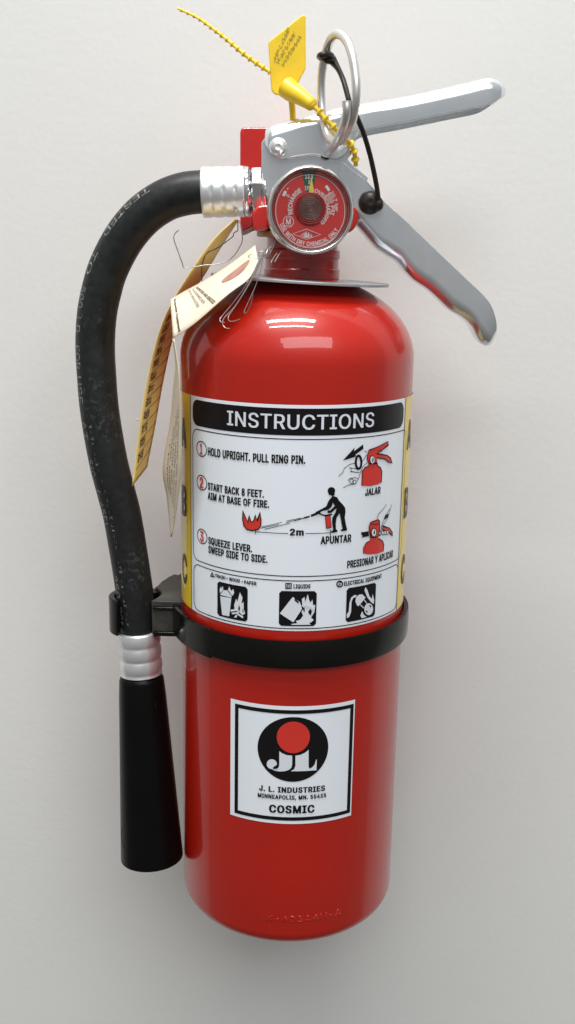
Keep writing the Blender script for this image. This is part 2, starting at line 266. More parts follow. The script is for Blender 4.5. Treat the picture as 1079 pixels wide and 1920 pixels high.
# ---------------------------------------------------------------- lettering (glyph outlines, per mille of an em)
GLYPH_REGULAR = '''A|480|11,-4 199,513 279,513 469,-4 392,-4 260,371 227,482 251,482 194,301 88,-4/106,138 106,203 374,203 374,138
B|456|56,-4 56,513 241,513 290,508 331,494 362,472 384,444 398,411 402,374 399,343 390,318 376,298 359,283 338,271 319,264 319,265 340,261 365,249 388,230 406,205 418,174 422,136 417,99 404,65 380,36 346,14 302,1 247,-4/129,61 245,61 295,67 327,83 345,107 351,137 348,160 339,182 324,200 304,214 278,224 248,227 129,227/129,289 238,289 264,292 286,300 305,312 320,329 329,349 332,372 326,402 310,426 281,442 240,448 129,448
C|510|267,-11 204,-3 148,21 101,61 66,113 44,178 36,254 44,330 66,395 101,448 148,487 204,511 267,520 305,517 341,508 375,494 405,474 430,450 451,420 467,387 478,344 405,344 397,371 386,392 372,410 355,425 336,437 314,445 291,450 267,452 224,446 186,429 153,401 129,362 113,313 107,254 113,195 129,146 154,108 186,80 224,63 267,57 291,59 314,64 336,72 355,84 372,99 386,117 397,138 405,164 478,164 467,122 452,89 431,59 405,35 375,15 342,1 306,-8
D|502|219,-4 92,-4 92,61 215,61 271,67 316,84 351,112 375,151 390,199 395,255 390,311 375,359 351,397 318,425 274,442 221,448 89,448 89,513 226,513 295,505 355,482 402,444 437,393 458,330 466,255 458,181 437,117 401,65 353,27 291,4/129,513 129,-4 56,-4 56,513
E|419|56,-4 56,513 376,513 376,448 129,448 129,290 359,290 359,225 129,225 129,61 379,61 379,-4
F|410|56,-4 56,513 373,513 373,448 129,448 129,282 350,282 350,217 129,217 129,-4
G|520|269,-11 204,-3 147,22 101,61 66,114 44,179 36,254 44,330 66,395 100,448 147,487 202,511 265,520 305,517 342,507 376,493 406,472 432,447 453,418 468,386 479,345 405,345 395,370 384,391 370,409 354,424 335,436 314,445 291,450 265,452 223,446 185,429 153,401 129,362 113,313 107,254 113,195 129,146 154,108 186,80 225,63 269,57 308,61 343,75 371,96 393,125 406,161 411,207 442,198 279,195 279,260 482,260 482,200 475,140 454,89 422,47 379,15 327,-4
H|517|56,-4 56,513 129,513 129,293 388,293 388,513 461,513 461,-4 388,-4 388,228 129,228 129,-4
I|300|27,-4 27,61 114,61 114,448 27,448 27,513 273,513 273,448 187,448 187,61 273,61 273,-4
J|396|185,-11 123,-1 73,30 40,79 29,145 29,177 102,177 102,146 107,106 125,77 151,60 185,54 219,60 245,77 262,106 268,146 268,513 340,513 340,145 330,79 297,30 247,-1
K|467|102,138 100,218 171,306 362,513 456,512 233,272 229,272/56,-4 56,513 129,513 129,-4/370,-4 183,259 228,316 456,-4
L|393|56,-4 56,513 129,513 129,61 365,61 365,-4
M|628|56,-4 56,513 154,513 291,160 327,45 302,45 349,188 474,513 572,513 572,-4 500,-4 503,461 518,461 460,290 344,-4 283,-4 141,360 106,461 123,461 126,291 126,-4
N|523|56,-4 56,513 138,513 366,153 420,52 401,49 395,195 395,513 467,513 467,-4 385,-4 174,329 101,455 123,458 129,291 129,-4
O|533|267,-11 204,-3 148,21 102,61 66,113 44,178 36,254 44,330 66,395 102,448 148,487 204,511 267,520 330,511 386,487 432,448 467,395 490,330 497,254 490,178 467,113 432,61 386,21 330,-3/267,57 309,63 347,79 380,107 405,146 421,195 426,254 421,314 405,363 380,402 347,429 309,446 267,452 225,446 186,429 154,401 129,363 113,313 107,254 113,195 129,146 154,107 186,80 225,63
P|445|56,-4 56,513 235,513 290,507 334,491 369,465 393,432 408,392 413,348 408,303 393,264 369,230 334,204 290,187 235,182 105,182 105,246 232,246 268,250 295,260 315,275 329,295 338,320 340,348 338,375 329,400 315,420 295,435 267,445 232,448 129,448 129,-4
Q|533|238,163 315,163 476,-51 399,-52/267,-11 204,-3 148,21 102,61 66,113 44,178 36,254 44,330 66,395 102,448 148,487 204,511 267,520 330,511 386,487 432,448 467,395 490,330 497,254 490,178 467,113 432,61 386,21 330,-3/267,57 309,63 347,79 380,107 405,146 421,195 426,254 421,314 405,363 380,402 347,429 309,446 267,452 225,446 186,429 154,401 129,363 113,313 107,254 113,195 129,146 154,107 186,80 225,63
R|449|56,-4 56,513 236,513 290,508 335,492 369,468 394,435 409,396 413,352 409,308 394,269 369,238 335,214 290,199 236,194 92,194 92,259 233,259 269,262 296,270 316,284 330,302 338,325 341,352 338,380 330,403 316,422 296,436 268,445 233,448 129,448 129,-4/351,-4 223,233 305,233 435,-4
S|447|224,-13 171,-8 126,6 89,28 61,58 42,94 33,141 108,141 114,111 127,90 145,74 168,62 195,56 224,53 256,56 284,64 308,77 326,94 338,115 341,139 338,160 329,176 314,190 294,201 244,218 182,236 126,257 83,286 57,325 48,372 54,414 72,450 100,480 136,501 179,515 227,520 275,515 318,501 353,480 380,451 398,417 406,374 334,374 323,410 300,434 266,449 225,454 195,452 169,444 148,432 132,416 122,397 119,376 123,354 134,336 151,323 171,312 313,267 338,256 361,241 382,222 398,199 409,172 412,139 407,98 390,61 362,30 325,7 279,-8
T|449|28,448 28,513 421,513 421,448 261,448 261,-4 189,-4 189,448
U|517|259,-12 202,-6 152,12 112,40 81,78 62,123 56,173 56,513 128,513 128,178 132,145 144,115 163,90 189,71 221,60 259,56 297,60 329,71 354,90 373,115 385,145 389,178 389,513 461,513 461,173 455,123 436,78 406,40 365,12 316,-6
V|480|201,-4 11,513 87,513 219,139 253,27 229,27 286,207 392,513 469,513 281,-4
W|686|152,-4 11,513 85,513 179,146 202,36 184,36 220,197 303,513 383,513 490,94 502,36 483,36 519,197 600,513 675,513 533,-4 452,-4 364,322 347,391 331,479 354,479 339,394 322,322 234,-4
X|474|11,-4 220,292 220,229 22,512 106,513 207,363 250,288 225,288 268,363 371,513 453,512 256,231 256,294 463,-4 380,-4 265,163 224,235 251,235 210,164 94,-4
Y|472|199,-4 199,207 9,513 93,513 226,294 256,226 217,226 248,295 277,347 379,513 462,513 272,207 272,-4
Z|438|38,-4 38,48 303,433 342,483 353,451 223,448 36,448 36,513 401,513 401,460 137,78 96,25 85,58 214,61 403,61 403,-4
a|389|160,-13 125,-9 93,1 65,19 44,42 31,72 26,108 30,139 40,163 55,182 75,197 99,207 124,215 251,234 263,238 269,245 271,257 269,278 263,295 253,308 238,318 219,325 196,327 171,325 151,319 134,309 121,298 111,285 102,269 35,289 54,324 76,349 102,367 132,379 163,386 194,388 240,383 264,376 288,364 309,346 326,322 337,291 341,251 341,-4 273,-4 273,48 274,48 255,22 238,8 217,-3 191,-10/170,49 201,53 226,62 246,77 260,95 269,116 272,138 272,183 261,178 176,164 136,155 119,147 107,137 99,123 96,105 98,88 105,75 116,64 131,56 149,51
b|424|230,-12 197,-9 171,0 150,13 135,29 116,55 116,55 116,-4 49,-4 49,513 118,513 118,323 116,323 134,348 149,363 170,376 196,385 229,388 275,382 315,364 348,334 373,294 389,245 394,189 389,132 374,83 349,43 315,13 275,-6/220,51 251,55 277,69 297,90 312,118 321,152 324,189 321,227 312,260 298,287 277,308 252,321 220,326 189,321 164,309 143,288 129,261 120,228 117,189 120,150 129,117 144,89 164,68 190,55
c|396|207,-12 158,-6 115,13 79,43 52,83 36,132 30,187 36,244 52,293 79,333 115,363 158,382 207,388 235,387 261,381 285,372 307,359 327,343 343,324 356,302 367,274 301,257 287,287 267,307 241,321 207,326 174,321 148,307 127,285 112,257 103,224 100,187 103,152 112,119 127,91 148,69 174,55 207,50 241,55 268,69 288,91 302,122 368,105 358,76 345,54 328,34 309,18 286,5 262,-5 235,-10
e|404|212,-12 160,-6 115,13 79,43 52,83 36,131 30,187 35,243 52,291 78,332 113,363 156,382 205,388 237,386 267,378 296,364 322,344 344,317 361,283 372,242 375,165 71,165 71,225 346,223 306,195 303,237 294,267 280,292 260,310 235,322 205,326 174,322 149,310 128,291 113,268 103,240 100,211 100,178 104,140 114,108 131,83 153,65 180,54 212,50 233,52 252,57 269,64 283,76 294,90 303,110 370,94 357,61 338,36 314,16 284,1 250,-9
i|167|49,-4 49,383 118,383 118,-4/84,439 66,442 51,452 41,466 37,483 41,500 51,515 66,525 84,528 102,525 117,515 127,500 130,483 127,466 117,452 102,442
l|189|139,-6 100,-1 71,17 54,46 49,84 49,513 118,513 118,99 119,77 124,65 132,58 146,56 173,59 185,-1
m|610|49,-4 49,383 116,383 116,291 102,291 114,325 129,348 148,367 170,380 194,388 219,390 259,384 290,364 312,333 326,291 307,291 318,323 334,346 355,365 379,379 407,387 437,390 469,386 499,375 524,357 544,330 557,296 561,255 561,-4 492,-4 492,253 486,287 470,310 446,322 418,326 396,324 376,316 360,304 349,288 342,269 339,247 339,-4 270,-4 270,259 265,287 250,308 228,322 199,326 179,324 159,317 143,304 129,287 121,265 118,238 118,-4
n|410|118,226 118,-4 49,-4 49,383 116,383 116,283 96,283 120,335 150,365 186,383 227,388 265,384 297,372 324,351 344,323 357,286 361,241 361,-4 292,-4 292,235 286,273 270,302 244,319 210,325 185,322 163,314 144,300 130,281 121,256
o|415|207,-12 158,-6 115,13 79,43 52,83 36,132 30,187 36,244 52,293 79,333 115,363 158,382 207,388 257,382 301,363 336,333 363,293 380,244 385,187 380,132 363,83 336,43 301,13 257,-6/207,50 241,55 268,69 289,91 303,119 312,152 315,187 312,224 303,257 289,285 268,307 241,321 207,326 174,321 148,307 127,285 112,257 103,224 100,187 103,152 112,119 127,91 148,69 174,55
p|424|49,-147 49,383 116,383 116,323 116,323 134,348 149,363 170,376 196,385 229,388 275,382 315,364 348,334 373,294 389,245 394,189 389,132 374,83 349,43 315,13 275,-6 230,-12 197,-9 171,0 150,13 135,29 116,55 118,55 118,-147/220,51 251,55 277,69 297,90 312,118 321,152 324,189 321,227 312,260 298,287 277,308 252,321 220,326 189,321 164,309 143,288 129,261 120,228 117,189 120,150 129,117 144,89 164,68 190,55
q|424|376,-147 307,-147 307,55 308,55 290,29 274,13 254,0 228,-9 195,-12 149,-6 109,13 76,43 51,83 35,132 30,189 35,245 51,294 76,334 110,364 150,382 196,388 229,385 255,376 275,363 290,348 309,323 309,323 309,383 376,383/205,51 235,55 261,68 281,89 296,117 305,150 308,189 305,228 296,261 281,288 261,309 235,321 205,326 173,321 147,308 127,287 112,260 103,227 100,189 103,152 112,118 127,90 148,69 173,55
r|259|49,-4 49,383 116,383 116,325 113,325 127,349 150,371 180,384 213,389 247,388 247,318 207,322 183,319 161,311 143,298 129,281 121,261 118,237 118,-4
t|227|208,383 208,323 2,323 2,383/61,475 130,475 130,98 132,77 139,64 151,57 170,54 205,58 218,-1 192,-7 168,-8 123,-2 89,18 68,50 61,93
u|410|182,-9 145,-5 113,7 86,28 66,57 53,94 49,139 49,383 118,383 118,144 123,106 140,78 166,60 200,54 225,57 247,66 266,79 280,99 289,123 292,153 292,383 361,383 361,-4 294,-4 294,96 314,96 289,44 259,14 223,-3
0|453|227,-11 173,-3 127,21 91,60 65,112 49,177 44,254 49,331 65,396 92,449 128,488 173,512 227,520 280,512 325,488 362,449 388,396 404,331 409,254 404,177 388,112 362,60 326,21 280,-3/227,54 260,59 287,77 310,105 326,145 336,195 340,254 336,314 326,364 310,403 287,432 260,450 227,455 193,450 166,432 143,403 127,364 117,314 113,254 117,195 127,145 143,105 166,77 193,59
1|453|72,-4 72,59 395,59 395,-4/280,513 280,-4 208,-4 208,444 211,444 82,351 82,429 197,513
2|453|60,-4 60,49 279,285 295,307 307,328 314,349 316,371 313,396 304,416 290,433 271,445 249,453 224,456 197,453 174,444 156,430 142,412 134,389 131,358 61,358 67,406 83,444 108,476 141,500 181,515 225,520 269,515 308,500 340,477 364,447 380,412 385,373 382,344 375,316 361,288 339,256 270,177 157,59 157,61 393,61 393,-4
3|453|218,-11 173,-7 131,6 95,27 67,55 48,90 39,136 112,136 119,109 130,90 146,74 167,63 191,56 218,54 248,57 273,64 295,77 311,95 322,118 325,145 322,171 312,194 296,214 273,230 241,240 201,244 153,244 153,301 284,450 284,448 66,448 66,513 376,513 376,459 209,271 207,293 264,292 310,280 347,256 374,225 391,187 397,145 391,102 374,64 346,32 310,9 267,-6
4|453|36,101 36,160 245,513 318,513 113,165 113,167 417,167 417,101/278,-4 278,322 347,322 347,-4
5|453|221,-11 177,-6 138,7 105,29 79,58 63,92 55,134 125,134 131,110 141,91 156,76 175,64 197,56 221,54 249,57 274,68 295,84 311,106 320,132 324,162 320,192 310,219 294,242 273,259 247,269 218,273 193,271 169,265 147,255 129,242 63,249 92,513 370,513 370,448 154,448 138,308 153,318 176,329 202,335 229,338 264,334 295,325 324,309 348,288 368,262 383,233 392,199 395,163 389,116 372,74 346,38 311,12 269,-5
6|453|226,-11 181,-5 140,11 107,38 81,72 65,114 59,162 64,200 76,240 99,287 134,343 250,513 329,512 153,257 138,257 151,277 162,291 177,302 194,311 214,316 235,318 279,313 318,298 349,274 373,242 388,202 393,157 387,111 371,71 346,37 312,11 272,-5/226,53 253,56 276,66 296,82 311,103 320,129 323,157 320,186 311,211 296,232 277,248 253,258 226,261 199,258 176,248 156,233 141,212 132,187 129,158 132,129 142,103 156,82 176,66 199,56
7|453|90,-4 319,449 319,448 58,448 58,513 395,513 395,448 167,-4
8|453|226,-11 177,-6 134,8 98,30 71,60 54,95 48,135 51,167 61,197 77,223 99,244 124,260 149,268 149,264 117,278 89,305 72,341 66,380 71,418 87,452 112,480 144,502 183,515 226,520 270,515 308,502 340,480 365,452 381,418 386,380 380,341 363,306 336,278 304,264 304,268 329,260 354,244 375,223 391,197 401,167 405,135 399,95 382,60 354,30 319,8 275,-6/226,53 257,56 283,64 304,77 320,94 329,114 333,139 329,164 319,186 303,205 281,219 255,228 226,231 197,228 171,219 149,205 133,186 123,164 119,139 123,114 132,94 148,77 169,64 195,56/226,294 251,296 272,304 290,316 304,333 312,353 315,376 312,398 304,418 291,434 273,446 251,453 226,456 201,453 179,446 161,434 148,418 140,398 137,376 140,353 148,333 161,316 180,304 201,296
9|453|226,520 272,514 312,498 346,471 371,436 388,394 393,347 389,309 376,268 354,222 318,166 203,-4 123,-4 299,252 314,251 302,231 290,218 275,207 258,198 239,192 218,191 174,196 135,211 103,235 79,267 64,306 59,352 65,398 81,438 107,472 141,498 181,514/226,456 200,453 176,443 157,427 142,405 132,380 129,352 132,323 142,297 157,276 176,261 200,251 226,247 253,251 277,261 296,276 311,297 320,322 323,350 320,380 311,405 296,427 277,443 253,453
.|188|95,-9 76,-5 60,6 49,22 45,41 49,60 60,76 76,87 95,91 114,87 131,76 141,60 145,41 141,22 131,6 114,-5
,|188|33,-123 64,75 142,75 87,-123
-|453|341,248 341,184 110,184 110,248
(|273|85,207 88,264 97,324 110,385 128,442 149,495 174,543 242,543 215,483 195,427 178,369 165,313 158,258 155,207 157,161 164,115 176,68 192,18 213,-36 242,-100 174,-100 135,-23 107,54 91,130
)|273|31,-100 61,-35 82,19 98,70 109,117 116,162 118,207 115,258 108,313 95,369 79,427 58,483 31,543 99,543 124,495 145,442 163,385 177,324 185,264 188,207 182,129 165,52 138,-24 99,-100'''
